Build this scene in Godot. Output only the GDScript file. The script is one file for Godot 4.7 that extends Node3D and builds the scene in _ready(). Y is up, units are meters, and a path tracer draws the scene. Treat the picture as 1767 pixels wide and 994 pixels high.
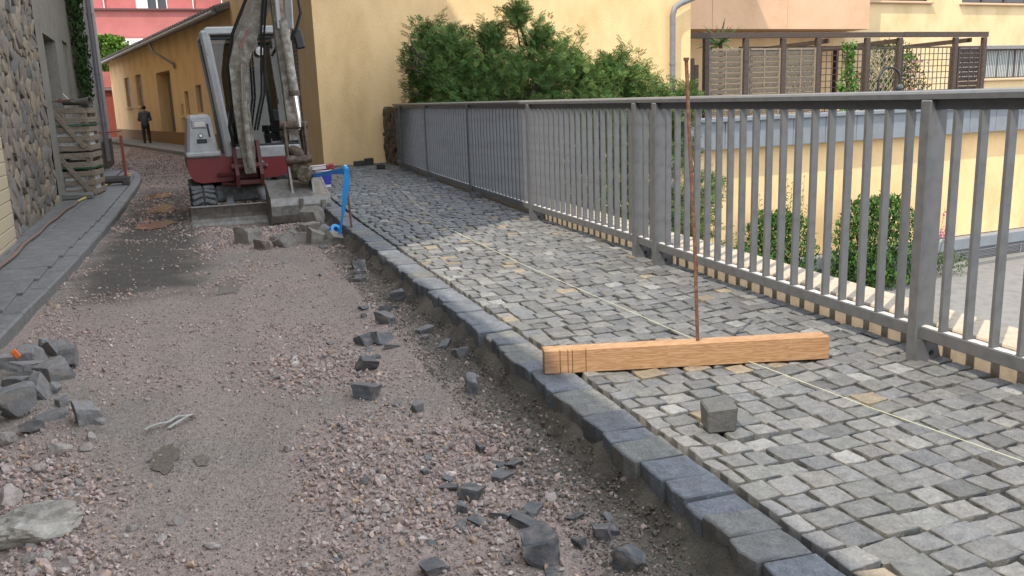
extends Node3D
# A street under repair: basalt paving with railing, gravel roadbed, excavator, houses.

var M := {}
var rng := RandomNumberGenerator.new()
var taken := {}
var nz := FastNoiseLite.new()
var nz2 := FastNoiseLite.new()

# ---------------------------------------------------------------- mesh collector
class MB:
	var v := PackedVector3Array()
	var n := PackedVector3Array()
	var c := PackedColorArray()
	var col := Color(1, 1, 1)

	func tri_n(a: Vector3, b: Vector3, d: Vector3, na: Vector3, nb: Vector3, nd: Vector3) -> void:
		v.push_back(a); v.push_back(d); v.push_back(b)
		n.push_back(na); n.push_back(nd); n.push_back(nb)
		c.push_back(col); c.push_back(col); c.push_back(col)

	func tri(a: Vector3, b: Vector3, d: Vector3) -> void:
		var k := (b - a).cross(d - a)
		if k.length_squared() < 1e-16: return
		k = k.normalized()
		tri_n(a, b, d, k, k, k)

	func quad(a: Vector3, b: Vector3, d: Vector3, e: Vector3) -> void:
		tri(a, b, d); tri(a, d, e)

	func face(p: Array, centre: Vector3) -> void:   # convex face, turned away from centre
		var m := Vector3.ZERO
		for q in p: m += q
		m /= p.size()
		var a: Vector3 = p[0]; var b: Vector3 = p[1]; var d: Vector3 = p[2]
		var k := (b - a).cross(d - a)
		if k.length_squared() < 1e-14 and p.size() > 3:
			d = p[3]; k = (b - a).cross(d - a)
		var flip := k.dot(m - centre) < 0.0
		for i in range(1, p.size() - 1):
			if flip: tri(p[0], p[i + 1], p[i])
			else: tri(p[0], p[i], p[i + 1])

	func hexa(p: Array, ch := 0.0) -> void:   # 8 corners indexed x + 2y + 4z, chamfer ch (metres)
		var ctr := Vector3.ZERO
		for q in p: ctr += q
		ctr /= 8.0
		if ch <= 0.0:
			for f in [[0, 2, 6, 4], [1, 3, 7, 5], [0, 1, 5, 4], [2, 3, 7, 6], [0, 1, 3, 2], [4, 5, 7, 6]]:
				face([p[f[0]], p[f[1]], p[f[2]], p[f[3]]], ctr)
			return
		var q := []
		for i in 8:
			var t := []
			for ax in 3:   # vertex of the face across axis ax, moved in along the other two axes
				var w: Vector3 = p[i]
				for o in 3:
					if o != ax:
						var to: Vector3 = p[i ^ (1 << o)] - p[i]
						var ln := to.length()
						if ln > 1e-6: w += to / ln * minf(ch, ln * 0.45)
				t.append(w)
			q.append(t)
		for ax in 3:
			var a := (ax + 1) % 3
			var b := (ax + 2) % 3
			for s in 2:
				var i0 := s << ax
				face([q[i0][ax], q[i0 | (1 << a)][ax], q[i0 | (1 << a) | (1 << b)][ax], q[i0 | (1 << b)][ax]], ctr)
			for s in 4:   # edges along ax
				var i1 := ((s & 1) << a) | ((s >> 1) << b)
				var i2 := i1 | (1 << ax)
				face([q[i1][a], q[i1][b], q[i2][b], q[i2][a]], ctr)
		for i in 8: face([q[i][0], q[i][1], q[i][2]], ctr)

	func box(at: Vector3, size: Vector3, ch := 0.0, turn := Basis.IDENTITY) -> void:
		var p := []
		for i in 8:
			p.append(at + turn * (Vector3((i & 1) - 0.5, ((i >> 1) & 1) - 0.5, (i >> 2) - 0.5) * size))
		hexa(p, ch)

	func beam(a: Vector3, b: Vector3, w: float, h: float, ch := 0.0, up := Vector3.UP) -> void:   # w across, h along up
		var d := (b - a).normalized()
		var s := d.cross(up)
		if s.length() < 0.01: s = d.cross(Vector3.RIGHT)
		s = s.normalized()
		var u := s.cross(d).normalized()
		box((a + b) * 0.5, Vector3(w, h, a.distance_to(b)), ch, Basis(s, u, -d))

	func tube(pts: Array, radii: Array, sides := 10, caps := true) -> void:
		var rings := []
		var norms := []
		var ref := Vector3.UP
		for i in pts.size():
			var d: Vector3 = (pts[mini(i + 1, pts.size() - 1)] - pts[maxi(i - 1, 0)])
			d = d.normalized()
			if i == 0 and absf(d.dot(ref)) > 0.9: ref = Vector3.RIGHT
			var s := d.cross(ref).normalized()
			var u := s.cross(d).normalized()
			ref = u
			var ring := []
			var nn := []
			var r: float = radii[mini(i, radii.size() - 1)]
			for k in sides:
				var t := TAU * k / sides
				var o := s * cos(t) + u * sin(t)
				ring.append(pts[i] + o * r); nn.append(o)
			rings.append(ring); norms.append(nn)
		for i in pts.size() - 1:
			for k in sides:
				var k2 := (k + 1) % sides
				var a: Vector3 = rings[i][k]; var b: Vector3 = rings[i][k2]
				var e: Vector3 = rings[i + 1][k]; var f: Vector3 = rings[i + 1][k2]
				tri_n(a, f, b, norms[i][k], norms[i + 1][k2], norms[i][k2])
				tri_n(a, e, f, norms[i][k], norms[i + 1][k], norms[i + 1][k2])
		if caps and pts.size() > 1:
			face(rings[0], pts[1]); face(rings[-1], pts[-2])

	func lathe(at: Vector3, prof: Array, sides := 20, axis := Vector3.UP) -> void:   # prof: [r, h]; smooth round, flat along
		var s := axis.cross(Vector3(0.31, 0.2, 0.93)).normalized()
		var u := axis.cross(s).normalized()
		for i in prof.size() - 1:
			var r0: float = prof[i][0]; var h0: float = prof[i][1]
			var r1: float = prof[i + 1][0]; var h1: float = prof[i + 1][1]
			for k in sides:
				var t0 := TAU * k / sides; var t1 := TAU * (k + 1) / sides
				var o0 := s * cos(t0) + u * sin(t0); var o1 := s * cos(t1) + u * sin(t1)
				var sl := (o0 * (h1 - h0) - axis * (r1 - r0)).normalized()
				var sm := (o1 * (h1 - h0) - axis * (r1 - r0)).normalized()
				var a := at + o0 * r0 + axis * h0; var b := at + o1 * r0 + axis * h0
				var d := at + o1 * r1 + axis * h1; var e := at + o0 * r1 + axis * h1
				if (b - a).cross(d - a).dot(sl) >= 0.0 and r0 > 1e-5 or (d - a).cross(e - a).dot(sl) > 0.0:
					tri_n(a, b, d, sl, sm, sm); tri_n(a, d, e, sl, sm, sl)
				else:
					tri_n(a, d, b, sl, sm, sm); tri_n(a, e, d, sl, sl, sm)

	func prism(poly: Array, o: Vector3, ux: Vector3, uy: Vector3, depth: Vector3, ch := 0.0) -> void:   # any simple polygon in ux, uy swept along depth
		var pv := PackedVector2Array()
		for q in poly: pv.push_back(Vector2(q[0], q[1]))
		if Geometry2D.is_polygon_clockwise(pv): pv.reverse()
		var idx := Geometry2D.triangulate_polygon(pv)
		var wn := ux.cross(uy)
		var fl := wn.dot(depth) > 0.0     # true: the start side faces away from +wn
		var P := func(q: Vector2, k: float) -> Vector3: return o + ux * q.x + uy * q.y + depth * k
		for t in range(0, idx.size(), 3):
			var a := pv[idx[t]]; var b := pv[idx[t + 1]]; var d := pv[idx[t + 2]]
			if (b - a).cross(d - a) < 0.0:
				var sw := b; b = d; d = sw
			if fl:
				tri(P.call(a, 1.0), P.call(b, 1.0), P.call(d, 1.0)); tri(P.call(a, 0.0), P.call(d, 0.0), P.call(b, 0.0))
			else:
				tri(P.call(a, 0.0), P.call(b, 0.0), P.call(d, 0.0)); tri(P.call(a, 1.0), P.call(d, 1.0), P.call(b, 1.0))
		for i in pv.size():
			var a := pv[i]; var b := pv[(i + 1) % pv.size()]
			if fl: quad(P.call(a, 0.0), P.call(b, 0.0), P.call(b, 1.0), P.call(a, 1.0))
			else: quad(P.call(b, 0.0), P.call(a, 0.0), P.call(a, 1.0), P.call(b, 1.0))

	func stone(poly: Array, o: Vector3, U: Vector3, V: Vector3, N: Vector3, depth: float, ch: float, dome: float, tilt: Vector2, rough := 0.0) -> void:
		# poly: outline in U,V; a worn block with rounded top edges
		var cx := 0.0; var cy := 0.0
		for q in poly: cx += q.x; cy += q.y
		cx /= poly.size(); cy /= poly.size()
		var cc := Vector2(cx, cy)
		var m := poly.size()
		var top := []; var edge := []; var bot := []; var out := []
		for q in poly:
			var d: Vector2 = q - cc
			var ln := d.length()
			var k: Vector2 = d / maxf(ln, 1e-5)
			var qi: Vector2 = q - k * minf(ch, ln * 0.4)
			var h := tilt.x * d.x + tilt.y * d.y
			top.append(o + U * qi.x + V * qi.y + N * h)
			edge.append(o + U * q.x + V * q.y + N * (h - ch * 0.9))
			bot.append(o + U * (cc.x + d.x * 0.93) + V * (cc.y + d.y * 0.93) - N * depth)
			out.append((U * k.x + V * k.y).normalized())
		var ctr := o + U * cx + V * cy + N * dome
		for i in m:
			var j := (i + 1) % m
			var ni: Vector3 = (N + out[i] * 0.16).normalized(); var nj: Vector3 = (N + out[j] * 0.16).normalized()
			var ei: Vector3 = (N * 0.45 + out[i]).normalized(); var ej: Vector3 = (N * 0.45 + out[j]).normalized()
			if rough > 0.0:      # an inner ring of uneven height: a split, not a cast, surface
				var mi := mid_pt(ctr, top[i], N, rough, i); var mj := mid_pt(ctr, top[j], N, rough, j)
				tri_up(ctr, mi, mj, N); tri_up(mi, top[i], top[j], N); tri_up(mi, top[j], mj, N)
			else: up3(ctr, top[i], top[j], N, ni, nj, N)
			var mid: Vector3 = out[i] + out[j] + N
			up3(top[i], edge[i], edge[j], ni, ei, ej, mid); up3(top[i], edge[j], top[j], ni, ej, nj, mid)
			var sd: Vector3 = (out[i] + out[j]).normalized()
			up3(edge[i], bot[i], bot[j], sd, sd, sd, sd); up3(edge[i], bot[j], edge[j], sd, sd, sd, sd)

	func mid_pt(a: Vector3, b: Vector3, N: Vector3, rough: float, k: int) -> Vector3:
		var hsh := fposmod(sin(b.x * 917.3 + b.z * 533.7 + b.y * 271.9 + k * 12.9) * 4375.5, 1.0)
		return a.lerp(b, 0.45 + 0.25 * fposmod(hsh * 7.3, 1.0)) + N * (hsh - 0.45) * rough

	func tri_up(a: Vector3, b: Vector3, d: Vector3, to: Vector3) -> void:
		var k := (b - a).cross(d - a)
		if k.length_squared() < 1e-16: return
		k = k.normalized()
		if k.dot(to) < 0.0: k = -k
		k = (k + to * 0.8).normalized()
		up3(a, b, d, k, k, k, to)

	func up3(a: Vector3, b: Vector3, d: Vector3, na: Vector3, nb: Vector3, nd: Vector3, to: Vector3) -> void:
		if (b - a).cross(d - a).dot(to) >= 0.0: tri_n(a, b, d, na, nb, nd)
		else: tri_n(a, d, b, na, nd, nb)

	func mesh(m: Material = null) -> ArrayMesh:
		var arr := []
		arr.resize(Mesh.ARRAY_MAX)
		arr[Mesh.ARRAY_VERTEX] = v; arr[Mesh.ARRAY_NORMAL] = n; arr[Mesh.ARRAY_COLOR] = c
		var am := ArrayMesh.new()
		am.add_surface_from_arrays(Mesh.PRIMITIVE_TRIANGLES, arr)
		if m: am.surface_set_material(0, m)
		return am

# ---------------------------------------------------------------- nodes
func numbered(called: String) -> String:
	var k: int = taken.get(called, 0)
	taken[called] = k + 1
	return called if k == 0 else "%s_%03d" % [called, k]

func thing(called: String, label: String, category: String, at := Vector3.ZERO, group := "", turn := 0.0) -> Node3D:
	var o := Node3D.new()
	o.name = numbered(called)
	add_child(o, true)
	o.position = at; o.rotation.y = turn
	o.set_meta("label", label); o.set_meta("category", category)
	if group: o.set_meta("group", group)
	return o

func part(called: String, mb: MB, m: Material, parent: Node, label := "") -> MeshInstance3D:
	var o := MeshInstance3D.new()
	o.mesh = mb.mesh(m)
	o.name = numbered(called) if parent == self else called
	parent.add_child(o, true)
	if label: o.set_meta("label", label)
	return o

func single(called: String, mb: MB, m: Material, label: String, category: String, at := Vector3.ZERO, group := "") -> MeshInstance3D:
	var o := part(called, mb, m, self, label)
	o.position = at
	o.set_meta("category", category)
	if group: o.set_meta("group", group)
	return o

func struct(called: String, mb: MB, m: Material, label: String, category := "") -> MeshInstance3D:
	var o := part(called, mb, m, self, label)
	o.set_meta("kind", "structure")
	o.set_meta("category", category if category else called.replace("_", " "))
	return o

# ---------------------------------------------------------------- colours and textures
func lin(r: float, g: float, b: float) -> Color:
	return Color(r, g, b).linear_to_srgb()

func field(size: int, specs: Array) -> PackedFloat32Array:   # specs: [seed, cycles, octaves, weight, type]
	var f := PackedFloat32Array()
	f.resize(size * size)
	f.fill(0.5)
	for s in specs:
		var q := FastNoiseLite.new()
		q.seed = s[0]; q.frequency = float(s[1]) / size
		q.noise_type = FastNoiseLite.TYPE_SIMPLEX_SMOOTH if s.size() < 5 or s[4] == 0 else FastNoiseLite.TYPE_CELLULAR
		if s.size() > 4 and s[4] == 1: q.cellular_return_type = FastNoiseLite.RETURN_DISTANCE
		if s.size() > 4 and s[4] == 2: q.cellular_return_type = FastNoiseLite.RETURN_CELL_VALUE
		q.fractal_type = FastNoiseLite.FRACTAL_FBM; q.fractal_octaves = s[2]
		var im := q.get_seamless_image(size, size, false, false, 0.12, true)
		im.convert(Image.FORMAT_L8)
		var d := im.get_data()
		var w: float = s[3]
		for i in f.size(): f[i] += w * (d[i] / 255.0 - 0.5)
	return f

func ramp_tex(f: PackedFloat32Array, size: int, stops: Array) -> ImageTexture:   # stops: [t, linear colour]
	var g := Gradient.new()
	g.offsets = PackedFloat32Array(); g.colors = PackedColorArray()
	var offs := PackedFloat32Array(); var cols := PackedColorArray()
	for s in stops: offs.push_back(s[0]); cols.push_back(s[1])
	g.offsets = offs; g.colors = cols
	var lut := PackedByteArray()
	for i in 256:
		var q := g.sample(i / 255.0).linear_to_srgb()
		lut.push_back(int(clampf(q.r, 0, 1) * 255)); lut.push_back(int(clampf(q.g, 0, 1) * 255)); lut.push_back(int(clampf(q.b, 0, 1) * 255))
	var d := PackedByteArray()
	d.resize(size * size * 3)
	for i in f.size():
		var k := int(clampf(f[i], 0.0, 1.0) * 255.0) * 3
		d[i * 3] = lut[k]; d[i * 3 + 1] = lut[k + 1]; d[i * 3 + 2] = lut[k + 2]
	return ImageTexture.create_from_image(Image.create_from_data(size, size, false, Image.FORMAT_RGB8, d))

func bump_tex(f: PackedFloat32Array, size: int, strength: float) -> ImageTexture:
	var d := PackedByteArray()
	d.resize(size * size)
	for i in f.size(): d[i] = int(clampf(f[i], 0.0, 1.0) * 255.0)
	var im := Image.create_from_data(size, size, false, Image.FORMAT_L8, d)
	im.bump_map_to_normal_map(strength)
	return ImageTexture.create_from_image(im)

func mat(c: Color, rough: float, tex: Texture2D = null, per_m := 1.0, nrm: Texture2D = null, nscale := 1.0, vcol := false, world := true) -> StandardMaterial3D:
	var m := StandardMaterial3D.new()
	m.albedo_color = c
	m.roughness = rough
	m.metallic_specular = 0.5
	if vcol: m.vertex_color_use_as_albedo = true
	if tex or nrm:
		m.uv1_triplanar = true
		m.uv1_world_triplanar = world
		m.uv1_scale = Vector3.ONE * per_m
	if tex: m.albedo_texture = tex
	if nrm:
		m.normal_enabled = true
		m.normal_texture = nrm
		m.normal_scale = nscale
	return m

func make_materials() -> void:
	var S := 512
	var W := Color(1, 1, 1)
	# split basalt: fine speckle, soft patches, pale scuffs
	var fs := field(S, [[1, 34, 3, 0.55], [2, 7, 3, 0.55], [3, 110, 1, 0.35], [4, 22, 1, -0.3, 1]])
	var t_stone := ramp_tex(fs, S, [[0.0, W * 0.34], [0.3, W * 0.6], [0.5, W * 0.74], [0.68, W * 0.82], [0.76, Color(1, 0.99, 0.96)], [1.0, W]])
	var n_stone := bump_tex(fs, S, 4.0)
	M.cobble = mat(W, 0.72, t_stone, 2.3, n_stone, 1.3, true)
	M.kerb = mat(W, 0.68, t_stone, 2.0, n_stone, 1.5, true)
	M.basalt = mat(W, 0.7, t_stone, 3.1, n_stone, 0.9, true)
	# gravel and roadbed
	var fg := field(S, [[11, 60, 4, 0.7], [12, 14, 3, 0.4], [13, 34, 1, 0.5, 1]])
	var t_grav := ramp_tex(fg, S, [[0.0, W * 0.42], [0.3, W * 0.7], [0.55, W * 0.9], [0.8, W], [1.0, Color(1, 0.96, 0.93)]])
	var n_grav := bump_tex(fg, S, 6.0)
	M.roadbed = mat(W, 0.92, t_grav, 1.35, n_grav, 1.0, true)
	M.gravel = mat(W, 0.9, t_stone, 6.0, n_stone, 0.6, true)
	M.soil = mat(W, 0.95, t_grav, 2.2, n_grav, 1.3, true)
	M.sand = mat(lin(0.03, 0.028, 0.025), 0.95, t_grav, 3.0, n_grav, 1.0)
	M.wet = mat(W, 0.55, t_grav, 1.7, n_grav, 0.5, true)
	M.water = mat(lin(0.06, 0.048, 0.034), 0.12)
	# concrete, plaster
	var fc := field(S, [[21, 100, 2, 0.5], [22, 5, 4, 0.55], [23, 30, 2, 0.3]])
	var t_conc := ramp_tex(fc, S, [[0.0, W * 0.45], [0.25, W * 0.72], [0.5, W * 0.9], [1.0, W]])
	var n_conc := bump_tex(fc, S, 2.5)
	var fp := field(S, [[31, 3, 4, 0.75], [32, 90, 2, 0.25], [33, 14, 3, 0.25]])
	var t_plas := ramp_tex(fp, S, [[0.0, Color(0.74, 0.71, 0.65)], [0.3, Color(0.87, 0.85, 0.82)], [0.6, W * 0.96], [1.0, W]])
	var n_plas := bump_tex(field(S, [[34, 120, 3, 0.8], [35, 20, 2, 0.3]]), S, 2.0)
	M.upstand = mat(lin(0.46, 0.385, 0.29), 0.9, t_conc, 2.4, n_conc, 1.2)
	M.concrete = mat(lin(0.2, 0.195, 0.18), 0.9, t_conc, 0.9, n_conc, 0.8)
	M.render_grey = mat(lin(0.21, 0.195, 0.165), 0.92, t_conc, 0.35, n_conc, 0.8)
	M.slab = mat(lin(0.175, 0.172, 0.165), 0.6, t_stone, 0.7, n_conc, 0.8)
	M.asphalt = mat(lin(0.2, 0.195, 0.19), 0.92, t_conc, 0.5, n_conc, 0.8)
	M.yellow = mat(lin(0.80, 0.56, 0.285), 0.9, t_plas, 0.16, n_plas, 0.25)
	M.ochre = mat(lin(0.68, 0.47, 0.25), 0.9, t_plas, 0.3, n_plas, 0.4)
	M.tan = mat(lin(0.66, 0.45, 0.22), 0.9, t_plas, 0.2, n_plas, 0.25)  # the yellow plaster again, darker: street-side shade put into the colour
	M.cream = mat(lin(0.72, 0.55, 0.31), 0.9, t_plas, 0.2, n_plas, 0.25)
	M.peach = mat(lin(0.66, 0.43, 0.27), 0.8, t_plas, 0.1)
	M.pink = mat(lin(0.46, 0.155, 0.145), 0.9, t_plas, 0.12, n_plas, 0.3)
	M.redwall = mat(lin(0.24, 0.055, 0.04), 0.9, t_plas, 0.2, n_plas, 0.4)
	M.bluegrey = mat(lin(0.5, 0.515, 0.55), 0.9, t_plas, 0.3, n_plas, 0.5)
	M.fascia = mat(lin(0.19, 0.215, 0.245), 0.5, t_plas, 0.3)
	M.mortar = mat(lin(0.17, 0.145, 0.115), 0.95, t_conc, 1.2, n_conc, 1.4)
	M.rubble = mat(W, 0.92, t_conc, 1.4, n_conc, 1.6, true)
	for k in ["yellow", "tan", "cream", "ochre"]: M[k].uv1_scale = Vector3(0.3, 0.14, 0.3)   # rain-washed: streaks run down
	# metal
	var fm := field(S, [[41, 7, 4, 0.6], [42, 120, 2, 0.25]])
	var t_met := ramp_tex(fm, S, [[0.0, Color(0.5, 0.36, 0.28)], [0.17, W * 0.66], [0.5, W * 0.9], [1.0, W]])
	M.rail = mat(lin(0.128, 0.132, 0.14), 0.42, t_met, 1.5)
	M.dust = mat(lin(0.52, 0.51, 0.5), 0.95, t_conc, 4.0)
	var fr := field(S, [[51, 12, 4, 0.8], [52, 90, 2, 0.3]])
	var t_rust := ramp_tex(fr, S, [[0.0, Color(0.05, 0.025, 0.018)], [0.45, Color(0.13, 0.06, 0.035)], [0.7, Color(0.22, 0.105, 0.06)], [1.0, Color(0.26, 0.17, 0.12)]])
	M.rust = mat(W, 0.85, t_rust, 3.0, n_conc, 0.5)
	M.zinc = mat(lin(0.2, 0.2, 0.215), 0.5, t_met, 1.0)
	M.dark = mat(lin(0.016, 0.016, 0.017), 0.5)
	M.glass = mat(lin(0.03, 0.035, 0.04), 0.05)
	# wood
	var fw := PackedFloat32Array()
	fw.resize(S * S)
	var g1 := FastNoiseLite.new(); g1.seed = 61; g1.frequency = 0.012
	var g2 := FastNoiseLite.new(); g2.seed = 62; g2.frequency = 0.05
	for y in S:
		for x in S:
			var w := g1.get_noise_2d(x * 0.22, y * 1.6) * 1.0
			fw[y * S + x] = 0.5 + 0.19 * sin((y * 0.2 + w * 16.0)) + 0.3 * g2.get_noise_2d(x * 0.25, y * 5.0)
	M.t_wood = ramp_tex(fw, S, [[0.0, Color(0.2, 0.09, 0.034)], [0.35, Color(0.31, 0.165, 0.075)], [0.7, Color(0.41, 0.25, 0.13)], [1.0, Color(0.48, 0.33, 0.195)]])
	M.n_wood = bump_tex(fw, S, 1.2)
	var t_grey := ramp_tex(fw, S, [[0.0, Color(0.075, 0.058, 0.04)], [0.4, Color(0.18, 0.145, 0.105)], [0.75, Color(0.29, 0.24, 0.18)], [1.0, Color(0.36, 0.31, 0.245)]])
	M.timber = mat(W, 0.75, M.t_wood, 1.9, M.n_wood, 0.5, false, false)
	M.oldwood = mat(W, 0.9, t_grey, 1.6, M.n_wood, 0.7, false)
	var t_perg := ramp_tex(fw, S, [[0.0, Color(0.022, 0.014, 0.011)], [0.5, Color(0.06, 0.042, 0.034)], [1.0, Color(0.14, 0.105, 0.085)]])
	M.darkwood = mat(W, 0.85, t_perg, 1.2, M.n_wood, 0.6, false)
	# plants
	M.leaf = mat(W, 0.75, null, 1.0, null, 1.0, true)
	M.leaf.metallic_specular = 0.25
	M.leaf.backlight_enabled = true
	M.leaf.backlight = Color(0.25, 0.35, 0.1)
	M.bark = mat(lin(0.09, 0.07, 0.05), 0.95, t_conc, 3.0, n_conc, 1.0)
	M.paint = mat(W, 0.5, t_met, 1.2, null, 1.0, true)
	M.tile = mat(lin(0.16, 0.145, 0.13), 0.85, t_conc, 0.8, n_conc, 1.0)

# ---------------------------------------------------------------- lie of the land
const KERB := [[3.0, 1.40], [0.0, 1.44], [-1.54, 1.475], [-2.31, 1.53], [-3.19, 1.572], [-4.14, 1.613], [-5.5, 1.652], [-7.16, 1.711], [-8.95, 1.77], [-10.07, 1.837], [-11.33, 1.9], [-14.0, 2.1], [-17.7, 2.5], [-30.0, 3.5]]
const RAILX := [[3.0, 2.64], [0.0, 2.84], [-2.84, 3.03], [-5.36, 3.2], [-5.7, 3.23], [-8.0, 3.34], [-10.31, 3.49], [-12.77, 3.65], [-15.16, 3.87], [-16.0, 3.95], [-18.2, 4.1], [-30.0, 5.0]]

func along(tab: Array, z: float) -> float:
	for i in tab.size() - 1:
		if z >= tab[i + 1][0]:
			var t: float = (z - tab[i][0]) / (tab[i + 1][0] - tab[i][0])
			return lerpf(tab[i][1], tab[i + 1][1], t)
	return tab[-1][1]

func pave_y(z: float) -> float:   # the pavement climbs very gently
	return 0.0042 * maxf(0.0, -z - 2.8)

func road_y(x: float, z: float) -> float:
	var y := -0.155 + 0.022 * nz.get_noise_2d(x * 60.0, z * 60.0) + 0.012 * nz2.get_noise_2d(x * 300.0, z * 300.0)
	var d := along(KERB, z) - 0.2 - x
	if d < 0.6 and z > -19.0: y += 0.022 * smoothstep(0.6, 0.2, d)
	y -= 0.012 * (exp(-pow((x - 0.12) / 0.13, 2.0)) + exp(-pow((x - 1.0) / 0.12, 2.0))) * smoothstep(-9.5, -7.0, z)
	y += 0.05 * exp(-pow((z + 9.95) / 0.32, 2.0)) * smoothstep(0.0, 0.5, x) * smoothstep(1.9, 1.3, x)
	y += 0.035 * exp(-pow((z + 4.9) / 0.7, 2.0) - pow((x + 0.85) / 0.4, 2.0))
	y -= 0.03 * exp(-pow((z + 13.6) / 2.2, 2.0) - pow((x + 0.15) / 0.45, 2.0))
	return y

# ---------------------------------------------------------------- ground
func grid(mb: MB, xs: Array, zs: Array, hf: Callable, cf: Callable) -> void:
	var P := []; var C := []
	for z in zs:
		var r := PackedVector3Array(); var rc := PackedColorArray()
		for x in xs:
			r.push_back(Vector3(x, hf.call(x, z), z)); rc.push_back(cf.call(x, z))
		P.append(r); C.append(rc)
	var N := []
	for j in zs.size():
		var r := PackedVector3Array()
		for i in xs.size():
			var a: Vector3 = P[j][mini(i + 1, xs.size() - 1)] - P[j][maxi(i - 1, 0)]
			var b: Vector3 = P[mini(j + 1, zs.size() - 1)][i] - P[maxi(j - 1, 0)][i]
			var k := a.cross(b)
			if k.y < 0.0: k = -k
			r.push_back(k.normalized())
		N.append(r)
	for j in zs.size() - 1:
		for i in xs.size() - 1:
			for t in [[0, 0, 1, 0, 1, 1], [0, 0, 1, 1, 0, 1]]:
				var q := []
				for k in 3: q.append([j + t[k * 2 + 1], i + t[k * 2]])
				var a: Vector3 = P[q[0][0]][q[0][1]]; var b: Vector3 = P[q[1][0]][q[1][1]]; var d: Vector3 = P[q[2][0]][q[2][1]]
				var o := [0, 1, 2]
				if (b - a).cross(d - a).y < 0.0: o = [0, 2, 1]
				for k in [o[0], o[2], o[1]]:
					mb.v.push_back(P[q[k][0]][q[k][1]]); mb.n.push_back(N[q[k][0]][q[k][1]]); mb.c.push_back(C[q[k][0]][q[k][1]])

func steps(a: float, b: float, s: float) -> Array:
	var r := []
	var n := int(round(absf(b - a) / s))
	for i in n + 1: r.append(lerpf(a, b, float(i) / n))
	return r

func gravel_amount(x: float, z: float) -> float:   # how much loose pink gravel lies here, 0..1
	var p := nz.get_noise_2d(x * 90.0 + 300.0, z * 70.0)
	var k := 0.3 + 1.1 * p
	k += 0.9 * exp(-pow((x - 0.78) / 0.42, 2.0) - pow((z + 2.6) / 1.15, 2.0))
	k += 0.35 * exp(-pow((x - 0.75) / 0.35, 2.0) - pow((z + 4.3) / 1.0, 2.0))
	k += 0.5 * exp(-pow((x + 0.5) / 0.45, 2.0) - pow((z + 3.2) / 0.9, 2.0))
	k += 1.2 * exp(-pow((z + 9.9) / 0.6, 2.0)) * smoothstep(0.1, 0.5, x)
	k -= 0.9 * exp(-pow((x - 0.05) / 0.28, 2.0) - pow((z + 3.6) / 0.9, 2.0))
	k -= 1.0 * exp(-pow((x + 0.25) / 0.35, 2.0) - pow((z + 8.6) / 1.3, 2.0))
	var d := along(KERB, z) - 0.2 - x
	k *= smoothstep(0.0, 0.2, d + 0.15 * p)
	return clampf(k, 0.0, 1.0)

func road_col(x: float, z: float) -> Color:
	var p := nz.get_noise_2d(x * 45.0 - 77.0, z * 40.0) * 0.5 + 0.5
	var q := nz2.get_noise_2d(x * 160.0, z * 160.0) * 0.5 + 0.5
	var c := Color(0.295, 0.235, 0.198).lerp(Color(0.24, 0.205, 0.172), smoothstep(0.45, 0.75, p))
	c = c.lerp(Color(0.34, 0.25, 0.21), clampf(gravel_amount(x, z) * 0.8 + (q - 0.5) * 0.5, 0.0, 1.0))
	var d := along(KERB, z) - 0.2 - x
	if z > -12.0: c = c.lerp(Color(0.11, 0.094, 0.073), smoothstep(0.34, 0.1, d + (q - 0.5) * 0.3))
	# wet mud beside the sidewalk
	var w := smoothstep(0.7, 0.3, absf(x + 0.28 + 0.03 * (z + 10.0)) + (q - 0.5) * 0.35 + (p - 0.5) * 0.2) * smoothstep(-6.6, -7.6, z + (q - 0.5)) * smoothstep(-18.0, -16.0, z)
	c = c.lerp(Color(0.062, 0.053, 0.041), 0.92 * w)
	return c

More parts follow.
